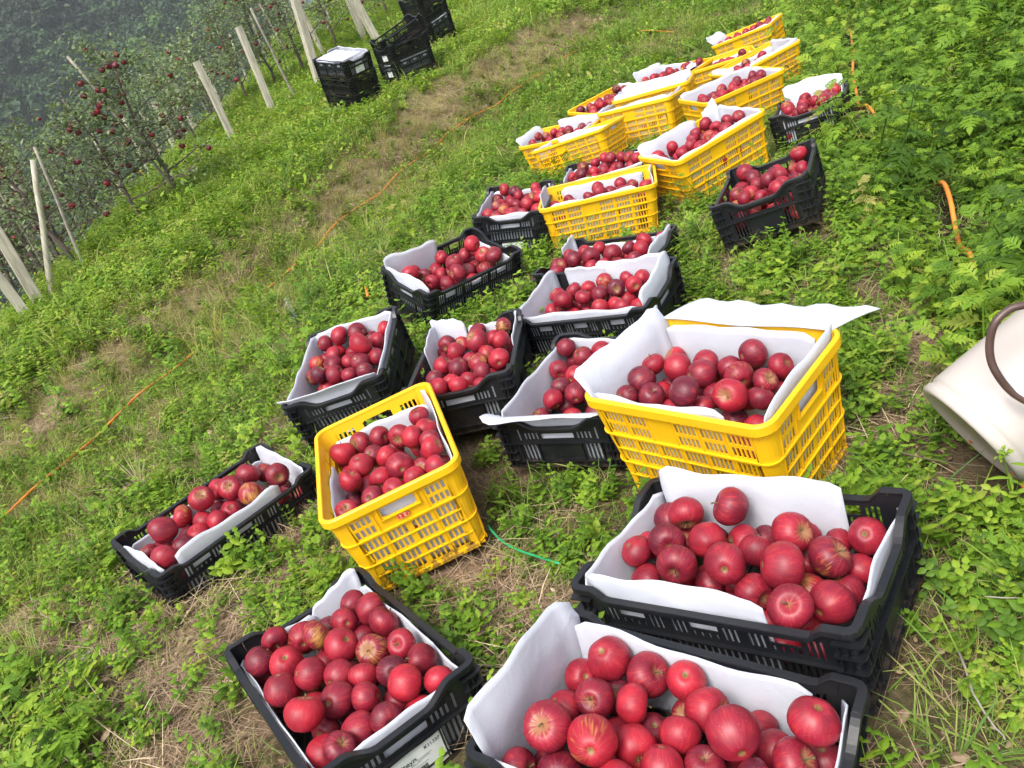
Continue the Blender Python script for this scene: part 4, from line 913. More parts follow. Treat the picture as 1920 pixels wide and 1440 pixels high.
#PART3
# ---------------------------------------------------------------- vegetation clumps (shared meshes)
veg = bpy.data.collections.new('plant_library')       # instanced only, never linked to the scene
def leaf_attr(me, vals):
    me.attributes.new('lv', 'FLOAT', 'POINT').data.foreach_set('value', np.array(vals, dtype=np.float32))
class LB:
    def __init__(s, seed): s.V = []; s.F = []; s.L = []; s.r = random.Random(seed)
    def quadstrip(s, rows, lv):
        b = len(s.V); k = len(rows[0])
        for row in rows:
            for p in row: s.V.append(tuple(p)); s.L.append(lv)
        for i in range(len(rows)-1):
            for j in range(k-1): a = b+i*k+j; s.F.append((a, a+1, a+k+1, a+k))
    def blade(s, base, az, ln, wd, lean, curl, lv, n=4):
        rows = []; p = Vector(base); el = lean; side = Vector((-math.sin(az), math.cos(az), 0))
        for i in range(n+1):
            t = i/n; w_ = wd*(1-t)**.7*(.6+.8*t if t < .5 else 1); rows.append((p-side*w_/2, p+side*w_/2))
            d = Vector((math.cos(az)*math.cos(el), math.sin(az)*math.cos(el), math.sin(el))); p = p+d*ln/n; el -= curl/n
        s.quadstrip(rows, lv)
    def leaf(s, base, az, el, ln, wd, lv, fold=.25, droop=.5, n=4):
        rows = []; p = Vector(base); e = el; side = Vector((-math.sin(az), math.cos(az), 0))
        for i in range(n+1):
            t = i/n; w_ = wd*math.sin(math.pi*min(1, .08+.92*t)**.8)*.5 if t < 1 else 0
            d = Vector((math.cos(az)*math.cos(e), math.sin(az)*math.cos(e), math.sin(e))); up = side.cross(d)
            rows.append((p-side*w_-up*w_*fold*-1, p, p+side*w_+up*w_*fold)); p = p+d*ln/n; e -= droop/n
        s.quadstrip(rows, lv)
    def lobed(s, base, az, el, ln, lv):
        """deeply cut mugwort-like leaf: a rib with pairs of pointed lobes"""
        r = s.r; d0 = Vector((math.cos(az)*math.cos(el), math.sin(az)*math.cos(el), math.sin(el))); side = Vector((-math.sin(az), math.cos(az), 0)); up = side.cross(d0)*-1
        def pt(t, q, h=0): return Vector(base)+d0*ln*t+side*ln*q+up*ln*h+Vector((0, 0, -ln*.35*t*t))
        b = len(s.V)
        s.quadstrip([(pt(0, -.01), pt(0, .01)), (pt(.5, -.035), pt(.5, .035)), (pt(1., -.02), pt(1., .02))], lv)
        for t0, sz in ((.28, .30), (.48, .42), (.68, .36), (.84, .24)):
            for sg in (-1, 1):
                k = sz*r.uniform(.85, 1.15); a = pt(t0-.06, 0); c = pt(t0+.07, 0); m1 = pt(t0+k*.30, sg*k*.62, .05); tip = pt(t0+k*.62, sg*k*.95, -.02); m2 = pt(t0+k*.55, sg*k*.40, .05)
                bb = len(s.V)
                for q in (a, m1, tip, m2, c): s.V.append(tuple(q)); s.L.append(lv+r.uniform(-.05, .05))
                s.F.append((bb, bb+1, bb+2, bb+3)); s.F.append((bb, bb+3, bb+4))
                e1 = pt(t0+k*.15, sg*k*.80, .0); bb = len(s.V)
                for q in (pt(t0, sg*k*.35), e1, m1): s.V.append(tuple(q)); s.L.append(lv)
                s.F.append((bb, bb+1, bb+2))
        bb = len(s.V)
        for q in (pt(.9, -.04), pt(1.05, -.13), pt(1.3, 0), pt(1.05, .13), pt(.9, .04)): s.V.append(tuple(q)); s.L.append(lv)
        s.F.append((bb, bb+1, bb+2)); s.F.append((bb, bb+2, bb+4)); s.F.append((bb+2, bb+3, bb+4))
    def stem(s, pts, r0, lv):
        b = MB(); b.tube(pts, [r0*(1-.6*i/(len(pts)-1)) for i in range(len(pts))], 3, False); o = len(s.V)
        s.V += b.V; s.L += [lv]*len(b.V); s.F += [tuple(i+o for i in f) for f in b.F]
    def done(s, name, mat, coll):
        me = mesh_from(name, s.V, s.F, mat); leaf_attr(me, s.L); o = bpy.data.objects.new(name, me); coll.objects.link(o); return o
def lib(name, n, fn, mat):
    c = bpy.data.collections.new(name)
    for i in range(n):
        b = LB(100+i*7+len(name)); fn(b, b.r, i); b.done('%s_%02d' % (name, i), mat, c)
    return c
def g_grass(b, r, i):
    for k in range(26):
        a = r.uniform(0, 6.28); q = r.uniform(0, .05); b.blade((q*math.cos(a), q*math.sin(a), -.01), a+r.uniform(-.8, .8), r.uniform(.07, .20), r.uniform(.003, .006), r.uniform(.7, 1.45), r.uniform(.5, 2.0), r.random())
def g_grass_short(b, r, i):
    for k in range(30):
        a = r.uniform(0, 6.28); q = r.uniform(0, .07); b.blade((q*math.cos(a), q*math.sin(a), -.005), r.uniform(0, 6.28), r.uniform(.03, .09), r.uniform(.002, .0042), r.uniform(.4, 1.3), r.uniform(.3, 1.5), r.random(), 3)
def g_fine(b, r, i):
    for k in range(34):
        a = r.uniform(0, 6.28); q = r.uniform(0, .06); b.blade((q*math.cos(a), q*math.sin(a), -.01), a+r.uniform(-.6, .6), r.uniform(.12, .26), .0019, r.uniform(.8, 1.4), r.uniform(.6, 1.6), r.random(), 4)
def g_weed(b, r, i):
    for k in range(7):
        a = r.uniform(0, 6.28); q = r.uniform(0, .055); h = r.uniform(.03, .10); x, y = q*math.cos(a), q*math.sin(a); tx, ty = x+r.uniform(-.02, .02), y+r.uniform(-.02, .02)
        b.stem([(x, y, -.01), ((x+tx)/2, (y+ty)/2, h*.5), (tx, ty, h)], .0012, .3); az = r.uniform(0, 3.14)
        for lev in range(3):
            z = h*(.45+.27*lev); az += 1.57; s_ = r.uniform(.016, .026)*(1.1-.2*lev); lv = r.random()
            for sg in (0, math.pi): b.leaf((x+(tx-x)*z/h, y+(ty-y)*z/h, z), az+sg+r.uniform(-.3, .3), r.uniform(.0, .6), s_, s_*.72, lv, .2, .6, 4)
def g_mug(b, r, i):
    for k in range(3):
        a = r.uniform(0, 6.28); q = r.uniform(0, .05); h = r.uniform(.06, .17); x, y = q*math.cos(a), q*math.sin(a); tx, ty = x+r.uniform(-.04, .04), y+r.uniform(-.04, .04)
        b.stem([(x, y, -.01), ((x+tx)/2, (y+ty)/2, h*.5), (tx, ty, h)], .0018, .3); n = 7; az = r.uniform(0, 6.28)
        for j in range(n):
            t = .3+.7*j/(n-1); az += 2.4; b.lobed((x+(tx-x)*t, y+(ty-y)*t, h*t), az, r.uniform(-.1, .7) if j < n-2 else r.uniform(.6, 1.1), r.uniform(.030, .055)*(1.15-.4*t), r.random())
def g_broad(b, r, i):
    for k in range(9):
        a = r.uniform(0, 6.28); q = r.uniform(0, .03); s_ = r.uniform(.03, .055); b.leaf((q*math.cos(a), q*math.sin(a), r.uniform(0, .04)), a, r.uniform(.2, 1.0), s_, s_*.55, r.random(), .3, 1.0, 5)
def g_straw(b, r, i):
    for k in range(30):
        x, y = r.gauss(0, .05), r.gauss(0, .05); b.blade((x, y, r.uniform(0, .018)), r.uniform(0, 6.28), r.uniform(.03, .13), r.uniform(.0012, .003), r.uniform(-.1, .3), r.uniform(-.2, .6), r.random(), 3)
def g_dead(b, r, i):
    for k in range(30):
        a = r.uniform(-.9, .9); q = r.uniform(0, .04); b.blade((q*math.cos(a), q*math.sin(a), 0), a, r.uniform(.08, .22), r.uniform(.0018, .0035), r.uniform(.15, .9), r.uniform(.5, 1.2), r.random(), 4)
def g_mat(b, r, i):      # low leafy mat for the distance
    for k in range(60):
        x, y = r.gauss(0, .08), r.gauss(0, .08); s_ = r.uniform(.015, .035); b.leaf((x, y, r.uniform(0, .06)), r.uniform(0, 6.28), r.uniform(-.1, .9), s_, s_*.6, r.random(), .2, .5, 2)
def g_litter(b, r, i):
    for k in range(14):
        x, y = r.gauss(0, .06), r.gauss(0, .06); s_ = r.uniform(.008, .028); b.leaf((x, y, r.uniform(0, .01)), r.uniform(0, 6.28), r.uniform(-.3, .5), s_, s_*.5, r.random(), .5, 1.4, 3)
def g_flower(b, r, i):
    for k in range(5):
        x, y = r.gauss(0, .02), r.gauss(0, .02); z = r.uniform(.06, .12)
        for j in range(5):
            a = j*1.256; b.leaf((x, y, z), a, .3, .0035, .003, 1., .1, .2, 2)
LIBS = {'grass_tuft': lib('grass_tuft', 6, g_grass, M_GRASS), 'short_grass': lib('short_grass', 6, g_grass_short, M_GRASS), 'fine_grass': lib('fine_grass', 5, g_fine, M_GRASS),
        'small_weed': lib('small_weed', 7, g_weed, M_WEED), 'mugwort': lib('mugwort', 7, g_mug, M_WEED), 'broad_weed': lib('broad_weed', 5, g_broad, M_WEED),
        'straw': lib('straw', 6, g_straw, M_STRAW), 'dead_tuft': lib('dead_tuft', 4, g_dead, M_STRAW), 'leaf_mat': lib('leaf_mat', 5, g_mat, M_WEED), 'litter': lib('litter', 4, g_litter, M_STRAW), 'weed_flower': lib('weed_flower', 3, g_flower, M_SILVER)}
def scatter(name, coll, P, rot, scl, tint, nvar, label, kind='stuff'):
    n = len(P); me = bpy.data.meshes.new(name); me.vertices.add(n); me.vertices.foreach_set('co', np.asarray(P, dtype=np.float32).ravel())
    me.attributes.new('rot', 'FLOAT_VECTOR', 'POINT').data.foreach_set('vector', np.asarray(rot, dtype=np.float32).ravel())
    me.attributes.new('scl', 'FLOAT', 'POINT').data.foreach_set('value', np.asarray(scl, dtype=np.float32))
    me.attributes.new('tint', 'FLOAT', 'POINT').data.foreach_set('value', np.clip(np.asarray(tint, dtype=np.float32), 0.001, 1))
    me.attributes.new('pick', 'INT', 'POINT').data.foreach_set('value', rng.integers(0, nvar, n).astype(np.int32))
    o = obj(name, me); tag(o, label, None, None, kind)
    g = bpy.data.node_groups.new(name+'_nodes', 'GeometryNodeTree')
    g.interface.new_socket('Geometry', in_out='INPUT', socket_type='NodeSocketGeometry'); g.interface.new_socket('Geometry', in_out='OUTPUT', socket_type='NodeSocketGeometry')
    gi = g.nodes.new('NodeGroupInput'); go = g.nodes.new('NodeGroupOutput'); ip = g.nodes.new('GeometryNodeInstanceOnPoints'); ci = g.nodes.new('GeometryNodeCollectionInfo')
    ci.inputs['Collection'].default_value = coll; ci.inputs['Separate Children'].default_value = True; ci.inputs['Reset Children'].default_value = True
    def na(nm, ty):
        a = g.nodes.new('GeometryNodeInputNamedAttribute'); a.data_type = ty; a.inputs['Name'].default_value = nm; return a.outputs['Attribute']
    g.links.new(gi.outputs[0], ip.inputs['Points']); g.links.new(ci.outputs[0], ip.inputs['Instance']); ip.inputs['Pick Instance'].default_value = True
    g.links.new(na('pick', 'INT'), ip.inputs['Instance Index']); e2r = g.nodes.new('FunctionNodeEulerToRotation'); g.links.new(na('rot', 'FLOAT_VECTOR'), e2r.inputs[0]); g.links.new(e2r.outputs[0], ip.inputs['Rotation'])
    g.links.new(na('scl', 'FLOAT'), ip.inputs['Scale']); g.links.new(ip.outputs[0], go.inputs[0])
    md = o.modifiers.new('scatter', 'NODES'); md.node_group = g; return o
RHOSE = P2((1590, 60), (1600, 110), (1603, 160), (1606, 200), (1625, 225), (1650, 255))+[(50, 50)]
RHOSE2 = P2((1765, 368), (1790, 440), (1815, 500), (1832, 560))
# candidate points, thinned by what the camera region can see
CRinv = np.array(CR3.transposed())
def in_view(x, y, z, m=120):
    q = np.stack([x, y, z-CAM_Z], 1) @ CRinv.T; u = 960+F_PX*q[:, 0]/np.maximum(-q[:, 2], 1e-3); v = 720-F_PX*q[:, 1]/np.maximum(-q[:, 2], 1e-3)
    return (q[:, 2] < -.05) & (u > -m-300) & (u < 1920+m+300) & (v > -m) & (v < 1440+m+250)
foot = []
for k_ in list(CM)+['S1', 'S2', 'S3']:
    M = crate_mat(k_); e_ = .03 if k_[0] != 'S' or len(k_) == 1 else .16; foot.append((M.inverted(), CR[k_][6]/2+e_, CR[k_][7]/2+e_))
_MA = crate_mat('A') @ Matrix.Translation((.36, 0, 0)); foot.append((_MA.inverted(), .10, .15))
DRUM_A = at_dist(1817, 815, 1.76); _ra = (DRUM_A-Vector((0, 0, CAM_Z))).normalized(); _rb = ray(1975, 690).normalized(); _q = (DRUM_A-Vector((0, 0, CAM_Z))).length
DRUM_X = (Vector((0, 0, CAM_Z))+_rb*((_q/_ra.dot(_rb))*1.012)-DRUM_A).normalized()
DM = Matrix.Translation(DRUM_A+DRUM_X*.25-Vector((0, 0, .1))) @ Matrix.Rotation(math.atan2(DRUM_X.y, DRUM_X.x), 4, 'Z'); foot.append((DM.inverted(), .27, .15))
def off_crates(x, y, z, m=0.):
    ok = np.ones(len(x), bool)
    for Mi, hl, hw in foot:
        A = np.array(Mi); p = np.stack([x, y, z, np.ones(len(x))], 1) @ A.T; ok &= ~((np.abs(p[:, 0]) < hl+m) & (np.abs(p[:, 1]) < hw+m))
    return ok
def candidates(n, x0, x1, y0, y1, seed):
    r = np.random.default_rng(seed); x = r.uniform(x0, x1, n); y = r.uniform(y0, y1, n); z = hterr(x, y); ok = in_view(x, y, z) & off_crates(x, y, z+.03)
    return x[ok], y[ok], z[ok], r
REG = [(-5, 3.2, .2, 4.2, 1.0), (-6, 7, 4.2, 9, .62), (-7, 12, 9, 17, .30), (-6, 26, 17, 42, .085)]
def veg_layer(name, lib_name, nvar, dens, fn, size, label, tiltmax=.25, sizes=(1, 1.1, 1.3, 2.2)):
    """dens: points per square metre near the camera; fn(fields, x, y) -> probability, tint"""
    PP, RR, SS, TT = [], [], [], []
    for q, (x0, x1, y0, y1, f) in enumerate(REG):
        n = int(dens*f*(x1-x0)*(y1-y0)); x, y, z, r = candidates(n, x0, x1, y0, y1, sum(map(ord, name))+q)
        if not len(x): continue
        if lib_name in ('mugwort', 'grass_tuft', 'fine_grass'):
            o_ = off_crates(x, y, z+.03, .05); x, y, z = x[o_], y[o_], z[o_]
        hd_ = np.minimum(seg_dist(x, y, RHOSE[:-1]), seg_dist(x, y, RHOSE2)); k_ = hd_ > (.09 if lib_name == 'mugwort' else .055); x, y, z = x[k_], y[k_], z[k_]
        fl = fields(x, y); p, tint = fn(fl, x, y, r); keep = r.uniform(0, 1, len(x)) < p
        x, y, z, tint = x[keep], y[keep], z[keep], tint[keep]; m = len(x)
        PP.append(np.stack([x, y, z], 1)); RR.append(np.stack([r.normal(0, tiltmax, m), r.normal(0, tiltmax, m), r.uniform(0, 6.28, m)], 1)); SS.append(size*sizes[q]*r.lognormal(-.04, .28, m)); TT.append(tint)
    P = np.concatenate(PP); print(name, len(P)); return scatter(name, LIBS[lib_name], P, np.concatenate(RR), np.concatenate(SS), np.concatenate(TT), nvar, label)
def tn(r, m, mu, sg=.14): return mu+r.normal(0, sg, m)
def patch(x, y, s, sd): return np.clip(.5+.75*fast_noise(x, y, s, sd), 0, 1)
def f_weed(fl, x, y, r):
    p = .34+.56*patch(x, y, 1.6, 11)*(1-fl['band']*.4); p = p*(1-.88*fl['soil'])*(1-.9*fl['brown']); p = np.where(fl['left'] > .5, .9*(1-.8*fl['brown']), p); p = p+.3*fl['right']*patch(x, y, 3, 8)
    return p, tn(r, len(x), .56+.14*fl['left']-.10*fl['right']+.12*(patch(x, y, 1.2, 5)-.5), .13)
def f_mug(fl, x, y, r):
    p = fl['right']*(.12+.88*patch(x, y, 1.7, 21)**1.3)+.10*(1-fl['band'])*patch(x, y, 2., 22)**2*(1-fl['left']); p = p*(1-.85*fl['soil'])*(1-fl['brown'])
    return p, tn(r, len(x), .58+.25*(patch(x, y, 1.1, 6)-.5), .14)
def f_tall(fl, x, y, r):
    p = fl['right']*patch(x, y, 1.9, 91)**1.3; return p*(1-fl['soil'])*(1-fl['brown']), tn(r, len(x), .46, .16)
def f_broad(fl, x, y, r):
    p = (.30*fl['right']+.10*patch(x, y, 2, 31))*(1-fl['soil'])*(1-fl['brown']); return p, tn(r, len(x), .50, .12)
def f_grass(fl, x, y, r):
    p = .55*fl['left']*patch(x, y, 1.0, 41)**1.5+.10*(1-fl['right'])*patch(x, y, 1.3, 42)+.05; p = p*(1-.7*fl['soil'])*(1-.85*fl['brown']); far = smooth01((y-6)/5)*(1-fl['brown'])*(x > 0)
    return np.clip(p+far*.35, 0, 1), tn(r, len(x), .48+.08*fl['left']+.15*fl['band'], .12)
def f_short(fl, x, y, r):
    p = (.55+.3*patch(x, y, 2, 51))*(1-.8*fl['soil'])*(1-.75*fl['brown'])*(1-.5*fl['right']); return p, tn(r, len(x), .55+.12*fl['band'], .14)
def f_fine(fl, x, y, r):
    p = fl['band']*.75*(1-.4*fl['brown'])+.2*fl['brown']+.03; return np.clip(p, 0, 1), tn(r, len(x), .72+.15*fl['brown'], .12)
def f_straw(fl, x, y, r):
    p = .15+.7*fl['soil']+.6*fl['brown']-.10*fl['right']+.30*fl['band']+.25*patch(x, y, 2.2, 61)**2*(1-fl['left']); return np.clip(p*(1-.7*fl['left']*(1-fl['brown'])), 0, 1), tn(r, len(x), .50+.12*fl['brown'], .18)
def f_dead(fl, x, y, r):
    p = .45*fl['brown']+.12*fl['band']+.04; return p*(1-fl['right']), tn(r, len(x), .58, .14)
def f_mat(fl, x, y, r):
    far = smooth01((np.hypot(x, y)-6)/4); p = far*(.9-.75*fl['brown'])*(.45+.55*patch(x, y, .8, 71)); p = np.maximum(p, fl['right']*.5*smooth01((y-3.)/2)); return np.clip(p, 0, 1), tn(r, len(x), .54+.16*fl['left'], .12)
def f_litter(fl, x, y, r): return np.clip(.3+.5*fl['soil'], 0, 1)*(1-.7*fl['left']), tn(r, len(x), .35, .15)
def f_flower(fl, x, y, r): return .5*fl['right'], tn(r, len(x), .8, .1)
veg_layer('small_leaved_weeds', 'small_weed', 7, 430, f_weed, .95, 'small oval-leaved weeds covering the slope')
veg_layer('feathery_weeds', 'mugwort', 7, 320, f_mug, 1.2, 'feathery deeply cut weeds on the right-hand bank')
veg_layer('tall_feathery_weeds', 'mugwort', 7, 46, f_tall, 1.95, 'taller clumps of feathery weeds standing above the rest on the right')
veg_layer('broad_leaved_weeds', 'broad_weed', 5, 110, f_broad, .9, 'broad-leaved weeds among the feathery ones')
veg_layer('grass_tufts', 'grass_tuft', 6, 150, f_grass, 1.0, 'long green grass tufts on the bank')
veg_layer('short_grass', 'short_grass', 6, 330, f_short, 1.0, 'short grass between the weeds')
veg_layer('thin_yellow_grass', 'fine_grass', 5, 170, f_fine, .8, 'thin yellowish grass along the hose')
veg_layer('dry_straw', 'straw', 6, 520, f_straw, 1.0, 'dry straw lying on the worn ground', .12)
veg_layer('dead_grass', 'dead_tuft', 4, 120, f_dead, .9, 'flattened dead grass along the track', .15)
veg_layer('leafy_ground_cover', 'leaf_mat', 5, 120, f_mat, 1.0, 'leafy ground cover further up the slope')
veg_layer('leaf_litter', 'litter', 4, 260, f_litter, 1.0, 'dead leaf litter on the soil', .1)
veg_layer('tiny_white_flowers', 'weed_flower', 3, 14, f_flower, 1.0, 'tiny pale flowers in the right-hand weeds')
# ---------------------------------------------------------------- hoses
def path_pts(uvs, lift, wob=.0, step=.12, seed=1):
    pts = [ground_at(u, v) for u, v in uvs]; r = random.Random(seed); out = []
    n = len(pts)
    for i in range(n-1):
        p0, p1, p2, p3 = pts[max(i-1, 0)], pts[i], pts[i+1], pts[min(i+2, n-1)]; m = max(2, int((p2-p1).length/step))
        for k in range(m):
            t = k/m; q = .5*((2*p1)+(-p0+p2)*t+(2*p0-5*p1+4*p2-p3)*t*t+(-p0+3*p1-3*p2+p3)*t**3)
            q.x += r.uniform(-wob, wob); q.y += r.uniform(-wob, wob); q.z = hz(q.x, q.y)+lift; out.append(q)
    q = pts[-1].copy(); q.z += lift; out.append(q); return out
hp_ = path_pts(HOSE_UV, .06, .003)
for i_, q_ in enumerate(hp_): q_.z += .020*math.sin(i_*.23)+.016*math.sin(i_*.61+1)-.012
mb = MB(); mb.tube(hp_, .0064, 8); tag(obj('hose', mb.mesh('hose', M_ORANGE, True)), 'long orange hose running down the grass beside the dry track on the left', 'hose', 'orange hoses')
rh = [(1560, -60, 1), (1565, 0, 1), (1573, 40, 1), (1585, 58, 0), (1597, 78, 1), (1604, 130, 1), (1601, 160, 1), (1606, 190, 1), (1612, 205, 0), (1625, 225, 1), (1650, 255, 1), (1665, 275, 0), (1740, 350, 0), (1770, 378, 1), (1790, 440, 1), (1797, 475, 0), (1815, 500, 1), (1830, 555, 1), (1833, 580, 0), (1850, 700, 0), (1815, 835, 0), (1822, 868, 1), (1850, 895, 1), (1900, 922, 1), (1950, 950, 0)]
hp_ = []
for (a_, b_) in zip(rh[:-1], rh[1:]):
    g0, g1 = ground_at(a_[0], a_[1]), ground_at(b_[0], b_[1]); m_ = max(2, int((g1-g0).length/.06))
    for k_ in range(m_):
        t_ = k_/m_; q_ = g0.lerp(g1, t_); e_ = smooth01(t_); q_.z = hz(q_.x, q_.y)+(.10 if a_[2] else -.03)*(1-e_)+(.10 if b_[2] else -.03)*e_; hp_.append(q_)
for _ in range(3): hp_ = [hp_[0]]+[(hp_[i-1]+hp_[i]*2+hp_[i+1])/4 for i in range(1, len(hp_)-1)]+[hp_[-1]]
mb = MB(); mb.tube(hp_, .0095, 8)
tag(obj('hose', mb.mesh('hose', M_ORANGE, True)), 'thick orange hose weaving through the weeds on the right and under the white drum', 'hose', 'orange hoses')
mb = MB(); mb.tube(path_pts([(925, 1010), (945, 1035), (975, 1055), (1010, 1068), (1060, 1085)], .055, 0, .03), .0034, 8); tag(obj('garden_tube', mb.mesh('garden_tube', M_GREENH, True)), 'short green tube in the grass between the emblem crate and the black crate', 'tube')
mb = MB(); mb.tube(path_pts([(690, 545), (697, 572)], .06, 0, .05), .009, 8); tag(obj('hose', mb.mesh('hose', M_ORANGE, True)), 'short stub of orange hose left of the slatted black crate', 'hose', 'orange hoses')
# ---------------------------------------------------------------- drum
A = DRUM_A; ax0 = DRUM_X; drum = empty('drum', A)
drum.rotation_euler = ax0.to_track_quat('Z', 'Y').to_euler(); tag(drum, 'off-white plastic drum lying on its side in the weeds, cut off by the right edge', 'drum')
DR = .148
mb = MB(); prof = [(0, .004), (.86, .004), (.88, .0), (.96, .0), (.985, .004), (1, .012), (1.0, .022), (.975, .025), (.975, .031), (.995, .034), (1.0, .045), (1.0, .30), (1.025, .304), (1.025, .318), (1.0, .322), (1.0, .42), (.97, .44), (.6, .46), (.0, .46)]; n = 56
V = [(DR*r_*math.cos(2*math.pi*k/n), DR*r_*math.sin(2*math.pi*k/n), z_) for r_, z_ in prof for k in range(n)]
F = [(j*n+k, j*n+(k+1) % n, (j+1)*n+(k+1) % n, (j+1)*n+k) for j in range(len(prof)-1) for k in range(n)]
mb.add(V, F); obj('body', mb.mesh('body', M_DRUM, True), drum)
drum['_'] = 0; del drum['_']
bpy.context.view_layer.update(); Di = drum.matrix_world.inverted() if drum.matrix_world != Matrix() else (Matrix.Translation(A) @ drum.rotation_euler.to_matrix().to_4x4()).inverted()
Di = (Matrix.Translation(A) @ drum.rotation_euler.to_matrix().to_4x4()).inverted()
hp = [(u_, v_, d_-.25) for u_, v_, d_ in [(1960, 560, 1.98), (1920, 572, 1.96), (1893, 580, 1.95), (1866, 605, 1.93), (1856, 640, 1.92), (1858, 675, 1.91), (1872, 705, 1.90), (1895, 733, 1.90), (1925, 752, 1.90), (1965, 765, 1.9)]]
pts = [Di @ at_dist(u, v, d) for u, v, d in hp]; c0 = sum(pts, Vector())/len(pts)
sm = []
for i in range(len(pts)-1):
    p0, p1, p2, p3 = pts[max(i-1, 0)], pts[i], pts[i+1], pts[min(i+2, len(pts)-1)]
    for k in range(5):
        t = k/5; sm.append(.5*((2*p1)+(-p0+p2)*t+(2*p0-5*p1+4*p2-p3)*t*t+(-p0+3*p1-3*p2+p3)*t**3))
mb = MB(); mb.tube(sm, .0085, 10); obj('handle', mb.mesh('handle', M_STRAP, True), drum)['label'] = 'brown curved carrying handle'
mb = MB(); mb.tube([p*.93+c0*.07 for p in sm[27:]], .006, 8); obj('inner_strip', mb.mesh('inner_strip', M_FOAM, True), drum)
# ---------------------------------------------------------------- stone, twigs, stalks
def rock(p, s, seed, label):
    bm = bmesh.new(); bmesh.ops.create_icosphere(bm, subdivisions=3, radius=1)
    for v in bm.verts:
        n_ = mnoise.noise(v.co*1.1+Vector((seed, 0, 0)))*.35+mnoise.noise(v.co*3+Vector((0, seed, 0)))*.12; v.co *= 1+n_; v.co.x *= 1.35; v.co.z *= .6
    me = bpy.data.meshes.new('stone'); bm.to_mesh(me); bm.free(); me.materials.append(M_STONE); o = obj('stone', me); o.location = p; o.scale = (s, s, s); o.rotation_euler = (0, 0, seed); tag(o, label, 'stone'); return o
rock(ground_at(168, 1238)+Vector((0, 0, .012)), .030, 1.1, 'pale brown stone in the bare soil at lower left'); rock(ground_at(237, 1232), .014, 2.2, 'small grey stone right of the larger pale one')
def twig(uvs, rad, lift, lab, mat=M_TWIG, name='twig', cat='twig'):
    mb = MB(); pts = path_pts(uvs, lift, .003, .05, len(lab)); mb.tube(pts, [rad*(1-.5*i/len(pts)) for i in range(len(pts))], 5); tag(obj(name, mb.mesh(name, mat, True)), lab, cat)
twig([(415, 1165), (480, 1132), (560, 1118), (640, 1095)], .004, .03, 'dark bent twig between the low black crate and the labelled crate')
twig([(885, 1240), (915, 1255), (950, 1262)], .006, .02, 'thick brown twig at the right corner of the labelled crate')
twig([(1800, 1255), (1825, 1330), (1870, 1400), (1885, 1422)], .0026, .05, 'pale curved stem in the weeds at lower right', M_BAMBOO)
twig([(1690, 920), (1760, 938), (1850, 950)], .0025, .12, 'thin dark twig above the right corner of the front black crate')
twig([(1850, 1178), (1920, 1182)], .0018, .09, 'short straight pale stick near the right edge', M_BAMBOO)
twig([(65, 1100), (78, 1150), (110, 1178), (158, 1187)], .0022, .05, 'pale arching dry stem on the left slope', M_STRAW and M_BAMBOO)
twig([(640, 430), (665, 468), (695, 495), (708, 505)], .0028, .10, 'dead stem leaning by the slatted crate nearest the hose')
def stalk(u, v, top_uv, label, hmax=.8, n=9, seedv=3, mat=M_GRASS, lw=.012):
    p = ground_at(u, v); d = math.hypot(p.x, p.y); q = at_dist(*top_uv, d*.99); b = LB(seedv)
    pts = [p+(q-p)*t+Vector((0, 0, 0)) for t in (0, .3, .6, 1)]; b.stem([tuple(x-p) for x in pts], .0035, .6)
    for k in range(n):
        t = .15+.8*k/n; b.blade(tuple((q-p)*t), b.r.uniform(0, 6.28), b.r.uniform(.12, .25), lw, b.r.uniform(.3, 1.1), b.r.uniform(.8, 1.8), b.r.uniform(.4, 1), 5)
    me = mesh_from('tall_grass', b.V, b.F, mat2(mat)); leaf_attr(me, b.L); me.attributes.new('tint', 'FLOAT', 'POINT').data.foreach_set('value', np.full(len(b.V), .75, dtype=np.float32))
    o = obj('tall_grass', me); o.location = p; tag(o, label, 'grass stalk'); return o
_M2 = {}
def mat2(m):
    if m not in _M2:
        c = m.copy(); c.name = m.name+'_single'
        for nd in c.node_tree.nodes:
            if nd.type == 'ATTRIBUTE' and nd.attribute_name == 'tint': nd.attribute_type = 'GEOMETRY'
        _M2[m] = c
    return _M2[m]
stalk(885, 330, (850, 175), 'tall yellow-green grass stalk standing alone left of the yellow crates')
stalk(905, 352, (880, 300), 'shorter grass stalk beside the tall one left of the yellow crates', .5, 7, 5)
stalk(945, 320, (935, 250), 'grass stalk closest to the left yellow crates', .5, 7, 6)
stalk(1125, 235, (1113, 105), 'thin bare grass stem rising behind the left yellow crates', .5, 0, 7, M_GRASS)
b = LB(9); p = ground_at(560, 612); 
for k in range(60):
    t = k/60; b.leaf((b.r.uniform(-.01, .01), 0, .02+.17*t), b.r.uniform(0, 6.28), b.r.uniform(-.3, .7), .026*(1.1-.6*t), .008, b.r.random(), .2, .5, 3)
b.stem([(0, 0, 0), (.004, 0, .19)], .003, .5)
me = mesh_from('silver_plant', b.V, b.F, M_SILVER); leaf_attr(me, b.L); o = obj('silver_plant', me); o.location = p; tag(o, 'silvery-leaved plant standing in the grass left of the tall slatted crate', 'plant')
b = LB(12); p = ground_at(1905, 985)
b.stem([(0, 0, 0), (-.01, .0, .1), (-.02, .01, .2)], .0035, .2)
for k in range(26): b.leaf((-.02+b.r.gauss(0, .006), .01+b.r.gauss(0, .006), .2+b.r.gauss(0, .006)), b.r.uniform(0, 6.28), b.r.uniform(-.3, 1.2), .014, .006, b.r.uniform(.4, .9), .2, .4, 3)
for k in range(3): b.leaf((-.01, 0, .10+.04*k), 1+k*2., .5, .06, .012, .6, .2, .8, 5)
